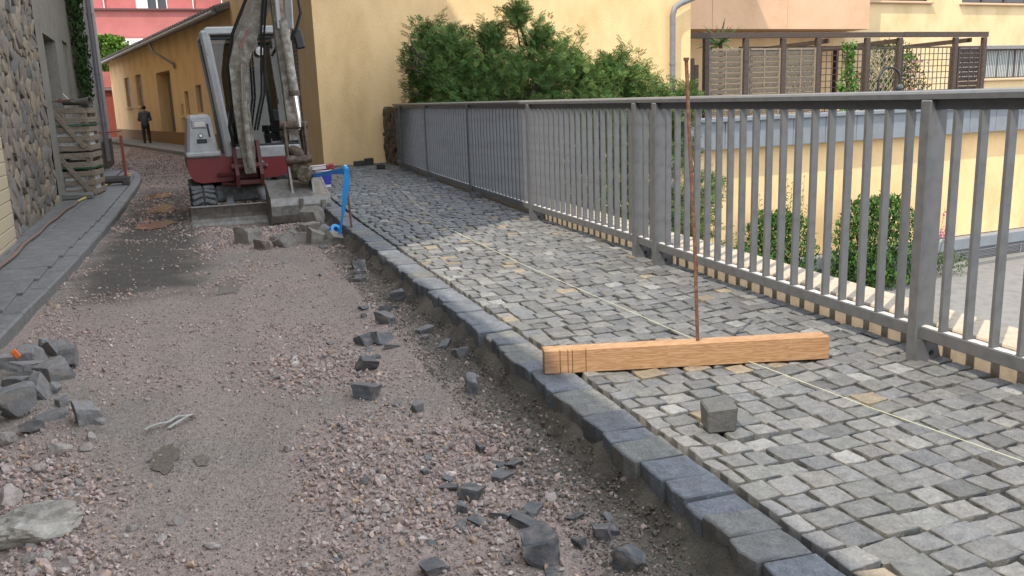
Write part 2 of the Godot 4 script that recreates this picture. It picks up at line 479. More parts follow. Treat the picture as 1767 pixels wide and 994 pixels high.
func build_ground() -> void:
	var mb := MB.new()
	# the yard and everything beyond: one sheet to the horizon
	mb.quad(Vector3(-260, -3.6, 60), Vector3(260, -3.6, 60), Vector3(260, -3.6, -320), Vector3(-260, -3.6, -320))
	struct("ground", mb, M.asphalt, "grey asphalt yard below the railing", "ground")
	mb = MB.new()
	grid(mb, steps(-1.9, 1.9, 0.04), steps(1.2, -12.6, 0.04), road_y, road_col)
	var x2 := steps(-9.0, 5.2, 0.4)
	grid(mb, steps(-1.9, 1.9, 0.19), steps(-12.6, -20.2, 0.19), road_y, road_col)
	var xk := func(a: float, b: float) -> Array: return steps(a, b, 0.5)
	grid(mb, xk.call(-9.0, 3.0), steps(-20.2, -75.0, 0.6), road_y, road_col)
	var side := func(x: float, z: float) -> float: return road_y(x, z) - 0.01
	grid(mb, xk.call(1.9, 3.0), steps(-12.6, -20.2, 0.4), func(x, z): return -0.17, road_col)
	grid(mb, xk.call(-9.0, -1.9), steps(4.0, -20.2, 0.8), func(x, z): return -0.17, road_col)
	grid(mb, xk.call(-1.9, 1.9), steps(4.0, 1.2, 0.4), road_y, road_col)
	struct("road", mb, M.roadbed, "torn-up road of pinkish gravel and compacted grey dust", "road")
	# the bank that carries the street above the yard
	mb = MB.new()
	var zs := [4.0, 0.0, -2.84, -5.36, -8.0, -10.31, -12.77, -15.16, -17.75]
	for i in zs.size() - 1:
		var a: float = zs[i]; var b: float = zs[i + 1]
		var xa := along(RAILX, a) + 0.40; var xb := along(RAILX, b) + 0.40
		mb.quad(Vector3(xa, -3.7, a), Vector3(xb, -3.7, b), Vector3(xb, -0.02, b), Vector3(xa, -0.02, a))
	mb.quad(Vector3(-20, -3.7, 4), Vector3(3.04, -3.7, 4), Vector3(3.04, -0.2, 4), Vector3(-20, -0.2, 4))
	var bank := thing("retaining_wall", "grey concrete wall holding the street above the yard", "wall")
	part("wall", mb, M.concrete, bank)
	# upstand behind the railing feet
	mb = MB.new()
	for i in zs.size() - 1:
		var a: float = zs[i]; var b: float = zs[i + 1]
		if i == zs.size() - 2: b = -15.75
		var ya := pave_y(a) + 0.13; var yb := pave_y(b) + 0.13
		var p := []
		for k in 8:
			var z := a if k < 4 else b
			var x := along(RAILX, z) + (0.135 if (k & 1) == 0 else 0.403)
			p.append(Vector3(x, (ya if k < 4 else yb) if (k & 2) else -0.3, z))
		mb.hexa(p, 0.008)
	var up := thing("edge_upstand", "beige exposed-aggregate concrete edge strip under the railing", "edge strip")
	part("strip", mb, M.upstand, up)

func build_paving() -> void:
	var bed := MB.new()
	var zz := steps(3.0, -17.75, 0.5)
	for i in zz.size() - 1:
		var a: float = zz[i]; var b: float = zz[i + 1]
		bed.quad(Vector3(along(KERB, a) - 0.05, pave_y(a) - 0.042, a), Vector3(along(RAILX, a) + 0.2, pave_y(a) - 0.042, a),
			Vector3(along(RAILX, b) + 0.2, pave_y(b) - 0.042, b), Vector3(along(KERB, b) - 0.05, pave_y(b) - 0.042, b))
	var walk := struct("pavement", bed, M.sand, "pavement of grey split basalt cobbles between kerb and railing", "pavement")
	rng.seed = 4711
	var list := []
	var z0 := 0.9
	var row := 0
	while z0 > -17.7:
		var d := rng.randf_range(0.098, 0.116)
		var lo := along(KERB, z0) + 0.016
		var hi := along(RAILX, z0) + 0.125
		var x := lo
		var first := true
		while x < hi - 0.03:
			var w := rng.randf_range(0.09, 0.135)
			if first: w *= rng.randf_range(0.55, 1.0)
			first = false
			if hi - (x + w) < 0.05: w = hi - x
			list.append([x, x + w, z0, d, row])
			x += w
		z0 -= d
		row += 1
	var made := []
	for s in list:
		var xa: float = s[0]; var xb: float = s[1]; var za: float = s[2]; var dd: float = s[3]
		var g := rng.randf_range(0.006, 0.0108)
		var bow := func(x: float, r: int) -> float: return 0.02 * sin(x * 3.1 + 0.6) + 0.012 * nz2.get_noise_2d(x * 160.0, r * 37.0)
		var r: int = s[4]
		var xm := (xa + xb) * 0.5
		var o := Vector3(xm, 0, za - dd * 0.5)
		var y := pave_y(o.z) + rng.randf_range(-0.006, 0.004)
		var hw := (xb - xa) * 0.5 - g
		var zt: float = dd * 0.5 - g
		var c0: float = bow.call(xa, r); var c1: float = bow.call(xb, r); var c2: float = bow.call(xa, r + 1); var c3: float = bow.call(xb, r + 1)
		var J := func() -> Vector2: return Vector2(rng.randf_range(-0.006, 0.006), rng.randf_range(-0.005, 0.005))
		var q0: Vector2 = Vector2(-hw, zt + c0) + J.call(); var q1: Vector2 = Vector2(hw, zt + c1) + J.call()
		var q2: Vector2 = Vector2(hw, -zt + c3) + J.call(); var q3: Vector2 = Vector2(-hw, -zt + c2) + J.call()
		var e := func(p: Vector2, q: Vector2, nrm: Vector2) -> Vector2: return (p + q) * 0.5 + nrm * rng.randf_range(-0.004, 0.005)
		var poly := [q0, e.call(q0, q1, Vector2(0, 1)), q1, e.call(q1, q2, Vector2(1, 0)), q2, e.call(q2, q3, Vector2(0, -1)), q3, e.call(q3, q0, Vector2(-1, 0))]
		var t := rng.randf()
		var v := rng.randf_range(0.8, 1.2)
		var c := Color(0.186, 0.187, 0.186)
		if t < 0.22: c = Color(0.168, 0.172, 0.178)
		elif t < 0.40: c = Color(0.216, 0.213, 0.205)
		elif t < 0.436: c = Color(0.29, 0.24, 0.172)
		elif t < 0.50: c = Color(0.29, 0.29, 0.285)
		elif t < 0.56: c = Color(0.15, 0.152, 0.152)
		v *= 0.98
		c = Color(c.r * v, c.g * v, c.b * v)
		made.append([Vector3(o.x, y, o.z), poly, c, rng.randf_range(0.004, 0.009), rng.randf_range(0.0, 0.003), Vector2(rng.randf_range(-0.05, 0.05), rng.randf_range(-0.05, 0.05))])
	# the 300 that show largest are pieces of their own
	var cam: Camera3D = get_node("camera")
	var inv := cam.global_transform.affine_inverse() if cam.is_inside_tree() else cam.transform.affine_inverse()
	var order := []
	for i in made.size():
		var p: Vector3 = inv * made[i][0]
		if p.z < -0.5 and absf(p.x / p.z) < 0.61 and absf(p.y / p.z) < 0.35: order.append([-p.z, i])
	order.sort_custom(func(a, b): return a[0] < b[0])
	var near := {}
	for k in mini(300, order.size()): near[order[k][1]] = true
	var rest := MB.new()
	for i in made.size():
		var s: Array = made[i]
		var mb := MB.new() if near.has(i) else rest
		mb.col = s[2]
		mb.stone(s[1], Vector3.ZERO if near.has(i) else s[0], Vector3.RIGHT, Vector3.BACK, Vector3.UP, 0.06, s[3], s[4], s[5], 0.006 if near.has(i) else 0.0)
		if near.has(i):
			var o := part("cobble", mb, M.cobble, walk)
			o.position = s[0]
	var ro := part("distant_cobbles", rest, M.cobble, walk)
	ro.set_meta("kind", "stuff")
	# kerb of larger blocks
	var kb := MB.new()
	var z := 1.2
	rng.seed = 99
	var ks := []
	while z > -17.6:
		var d := rng.randf_range(0.115, 0.185)
		ks.append([z, d]); z -= d
	var zk := steps(1.2, -17.7, 0.3)
	for i in zk.size() - 1:
		var a: float = zk[i]; var b: float = zk[i + 1]
		var xa := along(KERB, a); var xb := along(KERB, b)
		kb.quad(Vector3(xa - 0.17, -0.10 + pave_y(a), a), Vector3(xa + 0.0, -0.10 + pave_y(a), a), Vector3(xb + 0.0, -0.10 + pave_y(b), b), Vector3(xb - 0.17, -0.10 + pave_y(b), b))
	var kerb := struct("kerb", kb, M.soil, "kerb of large blue-grey basalt blocks along the torn-up road", "kerb")
	for s in ks:
		var zc: float = s[0] - s[1] * 0.5
		var sl := (along(KERB, zc - 0.2) - along(KERB, zc + 0.2)) / 0.4
		var ax := Vector3(sl, 0, -1).normalized()      # along the kerb
		var ac := Vector3(-ax.z, 0, ax.x)               # towards the pavement
		var wd := rng.randf_range(0.165, 0.185)
		var o := Vector3(along(KERB, zc) - 0.012 - wd * 0.5, pave_y(zc) + rng.randf_range(-0.004, 0.006), zc)
		var hl: float = s[1] * 0.5 - rng.randf_range(0.002, 0.0045)
		var hw := wd * 0.5
		var jj := func(k: float) -> float: return rng.randf_range(-k, k)
		var poly := [Vector2(-hw + jj.call(0.016), hl + jj.call(0.004)), Vector2(jj.call(0.02), hl + jj.call(0.004)), Vector2(hw + jj.call(0.007), hl + jj.call(0.004)), Vector2(hw + jj.call(0.004), jj.call(0.02)),
			Vector2(hw + jj.call(0.007), -hl + jj.call(0.004)), Vector2(jj.call(0.02), -hl + jj.call(0.004)), Vector2(-hw + jj.call(0.01), -hl + jj.call(0.004)), Vector2(-hw - 0.004 + jj.call(0.006), jj.call(0.02))]
		var mb := MB.new()
		var v := rng.randf_range(0.85, 1.15)
		mb.col = Color(0.16 * v, 0.172 * v, 0.19 * v) if rng.randf() < 0.7 else Color(0.19 * v, 0.187 * v, 0.172 * v)
		mb.stone(poly, Vector3.ZERO, ac, ax, Vector3.UP, 0.15, rng.randf_range(0.005, 0.010), rng.randf_range(0.001, 0.005), Vector2(jj.call(0.05), jj.call(0.03)), 0.012)
		var ob := part("kerb_stone", mb, M.kerb, kerb)
		ob.position = o
	# dirt packed against the kerb's foot
	var sb := MB.new()
	var zsl := steps(1.2, -17.6, 0.035)
	var us := steps(0.0, 0.24, 0.015)
	var pts := []; var pc := []
	for zq in zsl:
		var r := PackedVector3Array(); var rc := PackedColorArray()
		for u in us:
			var x: float = along(KERB, zq) - 0.16 - u
			var n2 := nz2.get_noise_2d(x * 380.0, zq * 380.0)
			var n3 := nz.get_noise_2d(x * 500.0, zq * 260.0)
			var h: float = lerpf(-0.052 + pave_y(zq) + 0.03 * nz.get_noise_2d(zq * 300.0, 9.0), road_y(x, zq) - 0.014, smoothstep(0.0, 0.12, u)) + 0.035 * n2 + 0.016 * n3
			r.push_back(Vector3(x, h, zq))
			var k := 1.0 + 0.9 * nz2.get_noise_2d(x * 240.0 + 50.0, zq * 240.0)
			rc.push_back(Color(0.125 * k, 0.107 * k, 0.083 * k))
		pts.append(r); pc.append(rc)
	for j in zsl.size() - 1:
		for i in us.size() - 1:
			for t in [[[j, i], [j + 1, i], [j + 1, i + 1]], [[j, i], [j + 1, i + 1], [j, i + 1]]]:
				var nn := []
				for q in t:
					var e: Vector3 = pts[q[0]][mini(q[1] + 1, us.size() - 1)] - pts[q[0]][maxi(q[1] - 1, 0)]
					var f: Vector3 = pts[mini(q[0] + 1, zsl.size() - 1)][q[1]] - pts[maxi(q[0] - 1, 0)][q[1]]
					var g := e.cross(f).normalized()
					nn.append(g if g.y > 0.0 else -g)
				var va: Vector3 = pts[t[0][0]][t[0][1]]; var vb: Vector3 = pts[t[1][0]][t[1][1]]; var vd: Vector3 = pts[t[2][0]][t[2][1]]
				var o3 := [0, 2, 1] if (vb - va).cross(vd - va).y > 0.0 else [0, 1, 2]
				for k in o3:
					sb.v.push_back(pts[t[k][0]][t[k][1]]); sb.n.push_back(nn[k]); sb.c.push_back(pc[t[k][0]][t[k][1]])
	struct("soil_bank", sb, M.soil, "dark brown soil packed along the foot of the kerb", "soil")

func rock_mesh(sd: int, sub: int, boxy := false, cut := 0.55) -> MB:   # faceted stone of radius about 1
	var r := RandomNumberGenerator.new()
	r.seed = sd
	var f := (1.0 + sqrt(5.0)) / 2.0
	var vs := []
	for q in [[-1, f, 0], [1, f, 0], [-1, -f, 0], [1, -f, 0], [0, -1, f], [0, 1, f], [0, -1, -f], [0, 1, -f], [f, 0, -1], [f, 0, 1], [-f, 0, -1], [-f, 0, 1]]:
		vs.append(Vector3(q[0], q[1], q[2]).normalized())
	var fs := [[0, 11, 5], [0, 5, 1], [0, 1, 7], [0, 7, 10], [0, 10, 11], [1, 5, 9], [5, 11, 4], [11, 10, 2], [10, 7, 6], [7, 1, 8], [3, 9, 4], [3, 4, 2], [3, 2, 6], [3, 6, 8], [3, 8, 9], [4, 9, 5], [2, 4, 11], [6, 2, 10], [8, 6, 7], [9, 8, 1]]
	for k in sub:
		var nf := []; var mid := {}
		for t in fs:
			var m := []
			for e in [[0, 1], [1, 2], [2, 0]]:
				var a: int = t[e[0]]; var b: int = t[e[1]]
				var key := "%d_%d" % [mini(a, b), maxi(a, b)]
				if not mid.has(key):
					mid[key] = vs.size(); vs.append((vs[a] + vs[b]).normalized())
				m.append(mid[key])
			nf.append([t[0], m[0], m[2]]); nf.append([t[1], m[1], m[0]]); nf.append([t[2], m[2], m[1]]); nf.append(m)
		fs = nf
	# cut by random planes: flat broken faces with sharp edges
	var pl := []
	for k in 9:
		pl.append([Vector3(r.randf_range(-1, 1), r.randf_range(-1, 1), r.randf_range(-1, 1)).normalized(), r.randf_range(cut, cut + 0.3)])
	if boxy:      # split block: six skewed flat faces and a few knocked-off corners
		pl = []
		for k in 6:
			var ax := Vector3.ZERO
			ax[k % 3] = 1.0 if k < 3 else -1.0
			pl.append([(ax + Vector3(r.randf_range(-0.3, 0.3), r.randf_range(-0.3, 0.3), r.randf_range(-0.3, 0.3))).normalized(), r.randf_range(0.44, 0.7)])
		for k in 3: pl.append([Vector3(r.randf_range(-1, 1), r.randf_range(-1, 1), r.randf_range(-1, 1)).normalized(), r.randf_range(0.7, 0.85)])
	for i in vs.size():
		var p: Vector3 = vs[i] * (1.25 if boxy else r.randf_range(0.92, 1.08))
		for rep in (3 if boxy else 1):
			for q in pl:
				var d: float = p.dot(q[0]) - q[1]
				if d > 0.0: p -= q[0] * d
		vs[i] = p
	var mb := MB.new()
	for t in fs: mb.face([vs[t[0]], vs[t[1]], vs[t[2]]], Vector3.ZERO)
	return mb

func scatter(called: String, mesh: Mesh, xf: Array, cols: Array, m: Material, parent: Node) -> MultiMeshInstance3D:
	var mm := MultiMesh.new()
	mm.transform_format = MultiMesh.TRANSFORM_3D
	mm.use_colors = true
	mm.mesh = mesh
	mm.instance_count = xf.size()
	for i in xf.size():
		mm.set_instance_transform(i, xf[i]); mm.set_instance_color(i, cols[i])
	var o := MultiMeshInstance3D.new()
	o.multimesh = mm
	o.material_override = m
	o.name = numbered(called) if parent == self else called
	parent.add_child(o, true)
	o.set_meta("kind", "stuff")
	return o

func spin(r: RandomNumberGenerator) -> Basis:
	return Basis(Quaternion(r.randfn(), r.randfn(), r.randfn(), r.randfn() + 0.001).normalized())

func build_gravel() -> void:
	rng.seed = 20
	var xf := []; var cols := []; var xd := []; var cd := []
	var tries := 90000
	for k in tries:
		var z := -1.2 - pow(rng.randf(), 1.9) * 11.0
		var x := rng.randf_range(-1.35, 1.6)
		if x > along(KERB, z) - 0.2: continue
		if z < -5.5 and x < -0.95: continue
		var am := gravel_amount(x, z)
		if rng.randf() > am * am * 0.9 + 0.03: continue
		var s := rng.randf_range(0.005, 0.0125)
		if am > 0.75 and rng.randf() < 0.45: s *= rng.randf_range(1.2, 1.75)
		if rng.randf() < 0.07: s *= rng.randf_range(1.3, 1.9)
		if z < -7.0: s *= 1.35
		var b := spin(rng) * Basis.from_scale(Vector3(rng.randf_range(0.8, 1.35), rng.randf_range(0.5, 0.9), rng.randf_range(0.7, 1.1)) * s)
		xf.append(Transform3D(b, Vector3(x, road_y(x, z) + s * 0.35, z)))
		var v := rng.randf_range(0.7, 1.25)
		var c := Color(0.49, 0.365, 0.315)
		var t := rng.randf()
		if t < 0.2: c = Color(0.42, 0.345, 0.31)
		elif t < 0.32: c = Color(0.5, 0.35, 0.25)
		elif t < 0.4: c = Color(0.26, 0.24, 0.225)
		elif t < 0.48: c = Color(0.56, 0.48, 0.43)
		cols.append(Color(c.r * v, c.g * v, c.b * v))
	for k in 9000:   # rubble carries on up the street
		var z := -12.0 - pow(rng.randf(), 1.3) * 34.0
		var x := rng.randf_range(-1.3, 1.7)
		if z < -20.0: x = rng.randf_range(-1.4, 2.0 - 4.6 * clampf((-z - 29.0) / 26.0, 0.0, 1.0) - 1.3)
		elif x < along([[-12.0, -0.7], [-19.9, -0.55], [-20.0, -0.55]], z): continue
		if gravel_amount(x, z) < 0.12 and rng.randf() < 0.6: continue
		var s := rng.randf_range(0.012, 0.032)
		xf.append(Transform3D(spin(rng) * Basis.from_scale(Vector3(1.2, 0.7, 1.0) * s), Vector3(x, road_y(x, z) + s * 0.2, z)))
		var v := rng.randf_range(0.7, 1.2)
		cols.append(Color(0.46 * v, 0.32 * v, 0.265 * v) if rng.randf() < 0.8 else Color(0.16 * v, 0.15 * v, 0.14 * v))
	for k in 9000:   # crumbs and chips along the kerb's foot
		var z := -1.2 - pow(rng.randf(), 1.5) * 8.0
		var x: float = along(KERB, z) - 0.2 - rng.randf() * 0.3
		var s := rng.randf_range(0.003, 0.008)
		if rng.randf() < 0.06: s *= 2.0
		var h: float = lerpf(-0.06, road_y(x, z), smoothstep(0.0, 0.12, along(KERB, z) - 0.16 - x))
		xd.append(Transform3D(spin(rng) * Basis.from_scale(Vector3(1.2, 0.8, 1.0) * s), Vector3(x, h + s * 0.2, z)))
		var v := rng.randf_range(0.6, 1.3)
		cd.append(Color(0.15 * v, 0.125 * v, 0.1 * v) if rng.randf() < 0.75 else Color(0.36 * v, 0.27 * v, 0.23 * v))
	for k in 16000:   # small grit everywhere, also in the trench
		var z := -1.2 - pow(rng.randf(), 1.7) * 9.0
		var x := rng.randf_range(-1.3, 1.45)
		if x > along(KERB, z) - 0.21: continue
		if z < -5.5 and x < -0.95: continue
		var s := rng.randf_range(0.002, 0.0055)
		xd.append(Transform3D(spin(rng) * Basis.from_scale(Vector3(1.2, 0.8, 1.0) * s), Vector3(x, road_y(x, z) + s * 0.3, z)))
		var v := rng.randf_range(0.6, 1.3)
		cd.append(Color(0.27 * v, 0.215 * v, 0.18 * v))
	var g := scatter("gravel", rock_mesh(5, 0, false, 0.38).mesh(), xf, cols, M.gravel, self)
	g.set_meta("label", "loose pinkish crushed stone strewn over the roadbed"); g.set_meta("category", "gravel")
	var g2 := scatter("grit", rock_mesh(8, 0).mesh(), xd, cd, M.gravel, self)
	g2.set_meta("label", "fine brown grit and dust crumbs on the roadbed"); g2.set_meta("category", "grit")
	# wet mud and puddles by the sidewalk
	for q in [[[[-0.5, -11.5], [-0.3, -11.3], [-0.12, -11.45], [-0.02, -11.8], [-0.12, -12.2], [-0.22, -12.0], [-0.38, -12.5], [-0.46, -12.0]], "shallow brown puddle in the wet mud by the blade", 62], [[[-0.42, -13.4], [-0.2, -13.1], [0.08, -13.5], [-0.02, -13.9], [0.02, -14.3], [-0.25, -14.6], [-0.34, -14.0]], "middle puddle between the sidewalk and the excavator track", 63], [[[-0.5, -15.7], [-0.28, -15.3], [-0.05, -15.8], [0.0, -16.3], [-0.3, -16.7], [-0.42, -16.2]], "farther puddle mirroring the yellow wall", 64]]:
		blob("puddle", q[0], M.water, Color(1, 1, 1), 0.014, q[1], "puddle", q[2])
	blob("damp_patch", [[-0.19, -3.47], [-0.15, -3.42], [-0.105, -3.45], [-0.085, -3.53], [-0.09, -3.62], [-0.13, -3.7], [-0.175, -3.68], [-0.205, -3.58]], M.wet, Color(0.12, 0.093, 0.066), 0.005, "small dark wet patch in the dust near the pale boulder", "wet patch", 65)
	blob("damp_patch", [[-0.03, -3.42], [0.01, -3.42], [0.02, -3.5], [-0.01, -3.53], [-0.04, -3.5]], M.wet, Color(0.15, 0.12, 0.09), 0.005, "tiny damp spot beside the larger wet patch", "wet patch", 66)
	blob("damp_patch", [[0.24, -6.9], [0.36, -6.8], [0.42, -7.1], [0.34, -7.45], [0.27, -7.3]], M.wet, Color(0.14, 0.11, 0.085), 0.005, "damp brown patch out in the gravel road", "wet patch", 67)

func blob(called: String, pts: Array, m: Material, col: Color, lift: float, label: String, cat: String, sd: int) -> void:
	# an irregular sheet that follows the roadbed
	var q := FastNoiseLite.new()
	q.seed = sd; q.frequency = 6.0
	var ctr := Vector2.ZERO
	for p in pts: ctr += Vector2(p[0], p[1])
	ctr /= pts.size()
	var ring := []
	var fq := 0.55 if absf(pts[0][1] - pts[2][1]) > 0.2 or called == "puddle" else 1.2
	for i in pts.size():
		var a := Vector2(pts[i][0], pts[i][1]); var b := Vector2(pts[(i + 1) % pts.size()][0], pts[(i + 1) % pts.size()][1])
		for k in 8:
			var c := a.lerp(b, k / 8.0)
			var d := c - ctr
			ring.append(ctr + d * (1.0 + 0.4 * q.get_noise_2d(c.x * fq, c.y * fq) + 0.15 * q.get_noise_2d(c.x * fq * 3.0, c.y * fq * 3.0)))
	var mb := MB.new()
	mb.col = col
	var flat := -1e9
	if called == "puddle": flat = road_y(ctr.x, ctr.y) + lift
	var rings := 14
	var P := func(i: int, t: int) -> Vector3:
		var q2: Vector2 = ctr.lerp(ring[i % ring.size()], float(t) / rings)
		return Vector3(q2.x, flat if flat > -1e8 else road_y(q2.x, q2.y) + lift, q2.y)
	for i in ring.size():
		for t in rings:
			var f := [P.call(i, t), P.call(i + 1, t), P.call(i + 1, t + 1), P.call(i, t + 1)]
			if t == 0: f = [f[0], f[2], f[3]]
			for k in range(1, f.size() - 1): mb.up3(f[0], f[k], f[k + 1], Vector3.UP, Vector3.UP, Vector3.UP, Vector3.UP)
	struct(called, mb, m, label, cat)

# ---------------------------------------------------------------- railing
func build_railing() -> void:
	var posts := [-0.32, -2.84, -5.36, -5.70, -8.0, -10.31, -12.77, -15.16]
	var rail := thing("bridge_railing", "grey painted steel railing with flat bars along the pavement edge", "railing", Vector3(3.03, 0, -2.84))
	var o := Vector3(3.03, 0, -2.84)
	var P := func(z: float, y: float, off := 0.0) -> Vector3: return Vector3(along(RAILX, z) + off, pave_y(z) + y, z) - o
	var cuts := [1.2, -0.32, -2.84, -5.36, -5.70, -8.0, -10.31, -12.77, -15.16, -15.95]
	for i in cuts.size() - 1:
		var a: float = cuts[i]; var b: float = cuts[i + 1]
		var mb := MB.new()
		# round-shouldered handrail
		var prof := [[-0.045, 1.138], [-0.045, 1.160], [-0.036, 1.170], [-0.02, 1.175], [0.02, 1.175], [0.036, 1.170], [0.045, 1.160], [0.045, 1.138]]
		for k in prof.size():
			var p: Array = prof[k]; var q: Array = prof[(k + 1) % prof.size()]
			mb.quad(P.call(a, p[1], p[0]), P.call(a, q[1], q[0]), P.call(b, q[1], q[0]), P.call(b, p[1], p[0]))
		part("handrail", mb, M.rail, rail)
		mb = MB.new()
		mb.beam(P.call(a, 1.117), P.call(b, 1.117), 0.036, 0.044)
		part("top_bar", mb, M.rail, rail)
		mb = MB.new()
		mb.beam(P.call(a, 0.128), P.call(b, 0.128), 0.05, 0.056, 0.003)
		part("bottom_bar", mb, M.rail, rail)
	for z in posts:
		var mb := MB.new()
		mb.box(P.call(z, 0.556), Vector3(0.1, 1.16, 0.058), 0.006)
		var po := part("post", mb, M.rail, rail)
		var fb := MB.new()   # slanting foot plate with its bolt
		fb.prism([[-0.055, -0.03], [0.085, -0.03], [0.085, 0.012], [0.055, 0.10], [-0.055, 0.10]], P.call(z, 0.0, 0.0) + Vector3(0, 0, 0.034), Vector3.RIGHT, Vector3.UP, Vector3(0, 0, 0.008))
		part("foot_plate", fb, M.rail, po)
		var bb := MB.new()
		bb.lathe(P.call(z, 0.035, 0.03) + Vector3(0, 0, 0.042), [[0.0, 0.006], [0.011, 0.006], [0.011, 0.0]], 12, Vector3.BACK)
		part("bolt", bb, M.dark, po)
	var dust := MB.new()
	rng.seed = 7
	var bar := MB.new()
	bar.box(Vector3.ZERO, Vector3(0.042, 0.944, 0.018), 0.002)
	var bm := bar.mesh(M.rail)
	for i in cuts.size() - 1:
		var a: float = cuts[i]; var b: float = cuts[i + 1]
		var n := int(round((a - b) / 0.13))
		for k in range(1, n):
			var z := lerpf(a, b, float(k) / n)
			var m := MeshInstance3D.new()
			m.mesh = bm
			m.name = "baluster"
			rail.add_child(m, true)
			m.position = P.call(z, 0.626)
			m.rotation.x = rng.randf_range(-0.002, 0.002)
		for k in n:   # stone dust lying on the bottom bar, heaped between the bars
			var z1 := lerpf(a, b, (k + 0.09 + rng.randf() * 0.05) / n); var z2 := lerpf(a, b, (k + 0.86 + rng.randf() * 0.06) / n)
			var pts := []
			for t in 7:
				var zz := lerpf(z1, z2, t / 6.0)
				pts.append([P.call(zz, 0.1575, -0.023 + rng.randf() * 0.006), P.call(zz, 0.1575 + (0.004 if t > 0 and t < 6 else 0.0), rng.randf_range(-0.004, 0.004)), P.call(zz, 0.1575, 0.022 - rng.randf() * 0.005)])
			for t in 6:
				for h in 2: dust.quad(pts[t][h], pts[t][h + 1], pts[t + 1][h + 1], pts[t + 1][h])
	var d := part("stone_dust", dust, M.dust, rail, "pale stone dust lying on the bottom bar")
	d.set_meta("kind", "stuff")

# ---------------------------------------------------------------- walls
func facade(mb: MB, o: Vector3, U: Vector3, N: Vector3, w: float, h: float, holes: Array) -> void:   # holes: [u0, v0, u1, v1, depth]
	var us := [0.0, w]; var vs := [0.0, h]
	for q in holes:
		us.append(q[0]); us.append(q[2]); vs.append(q[1]); vs.append(q[3])
	us.sort(); vs.sort()
	var P := func(u: float, v: float, d := 0.0) -> Vector3: return o + U * u + Vector3.UP * v - N * d
	for i in us.size() - 1:
		if us[i + 1] - us[i] < 1e-5: continue
		for j in vs.size() - 1:
			if vs[j + 1] - vs[j] < 1e-5: continue
			var um: float = (us[i] + us[i + 1]) * 0.5; var vm: float = (vs[j] + vs[j + 1]) * 0.5
			var hole := false
			for q in holes:
				if um > q[0] and um < q[2] and vm > q[1] and vm < q[3]: hole = true
			if not hole: mb.face([P.call(us[i], vs[j]), P.call(us[i + 1], vs[j]), P.call(us[i + 1], vs[j + 1]), P.call(us[i], vs[j + 1])], P.call(um, vm, 1.0))
	for q in holes:
		var c: Vector3 = P.call((q[0] + q[2]) * 0.5, (q[1] + q[3]) * 0.5, 0.1)
		var k := [[q[0], q[1]], [q[2], q[1]], [q[2], q[3]], [q[0], q[3]]]
		for e in 4:
			var a: Array = k[e]; var b: Array = k[(e + 1) % 4]
			var f := [P.call(a[0], a[1]), P.call(b[0], b[1]), P.call(b[0], b[1], q[4]), P.call(a[0], a[1], q[4])]
			var m: Vector3 = (f[0] + f[1] + f[2] + f[3]) * 0.25
			mb.face(f, m + (m - c))

func rubble_face(parent: Node, o: Vector3, U: Vector3, N: Vector3, w: float, h: float, cell: Vector2, tones: Array, sd: int, most: int, called := "stone") -> void:
	# irregular rubble: each stone is the plot nearest to its own jittered centre
	rng.seed = sd
	var nx := int(ceil(w / cell.x)); var ny := int(ceil(h / cell.y))
	var pts := {}
	for j in range(-1, ny + 1):
		for i in range(-1, nx + 1):
			pts[Vector2i(i, j)] = Vector2((i + 0.5 + 0.5 * (j & 1) + rng.randf_range(-0.45, 0.45)) * cell.x, (j + 0.5 + rng.randf_range(-0.42, 0.42)) * cell.y)
	var count := 0
	var rest := MB.new()
	for j in ny:
		for i in nx:
			var c: Vector2 = pts[Vector2i(i, j)]
			var poly := [Vector2(c.x - 1, c.y - 1), Vector2(c.x + 1, c.y - 1), Vector2(c.x + 1, c.y + 1), Vector2(c.x - 1, c.y + 1)]
			var cuts := [[Vector2(0, 0), Vector2(-1, 0)], [Vector2(w, 0), Vector2(1, 0)], [Vector2(0, 0), Vector2(0, -1)], [Vector2(0, h), Vector2(0, 1)]]
			for dj in range(-2, 3):
				for di in range(-2, 3):
					var k := Vector2i(i + di, j + dj)
					if (di != 0 or dj != 0) and pts.has(k):
						var q: Vector2 = pts[k]
						cuts.append([(c + q) * 0.5 - (q - c).normalized() * 0.005, (q - c).normalized()])
			for cut in cuts:
				var out := []
				for e in poly.size():
					var p: Vector2 = poly[e]; var q: Vector2 = poly[(e + 1) % poly.size()]
					var dp: float = (p - cut[0]).dot(cut[1]); var dq: float = (q - cut[0]).dot(cut[1])
					if dp <= 0.0: out.append(p)
					if (dp < 0.0) != (dq < 0.0) and absf(dp - dq) > 1e-9: out.append(p.lerp(q, dp / (dp - dq)))
				poly = out
				if poly.size() < 3: break
			if poly.size() < 3: continue
			var full := []
			for e in poly.size():
				var p: Vector2 = poly[e]; var q: Vector2 = poly[(e + 1) % poly.size()]
				if p.distance_to(q) < 0.012: continue
				full.append(p - c)
				full.append((p + q) * 0.5 - c + Vector2(rng.randfn(), rng.randfn()) * 0.004)
			if full.size() < 4: continue
			var tone: Color = tones[rng.randi() % tones.size()]
			var v := rng.randf_range(0.75, 1.2)
			var mb := MB.new() if count < most else rest
			mb.col = Color(tone.r * v, tone.g * v, tone.b * v)
			var at := o + U * c.x + Vector3.UP * c.y + N * rng.randf_range(-0.012, 0.022)
			mb.stone(full, Vector3.ZERO if count < most else at, U, Vector3.UP, N, 0.07, rng.randf_range(0.006, 0.016), rng.randf_range(-0.01, 0.018), Vector2(rng.randf_range(-0.19, 0.19), rng.randf_range(-0.19, 0.19)))
			if count < most:
				var ob := part(called, mb, M.rubble, parent)
				ob.position = at
			count += 1
	if rest.v.size() > 0:
		var r := part("upper_stones", rest, M.rubble, parent)
		r.set_meta("kind", "stuff")

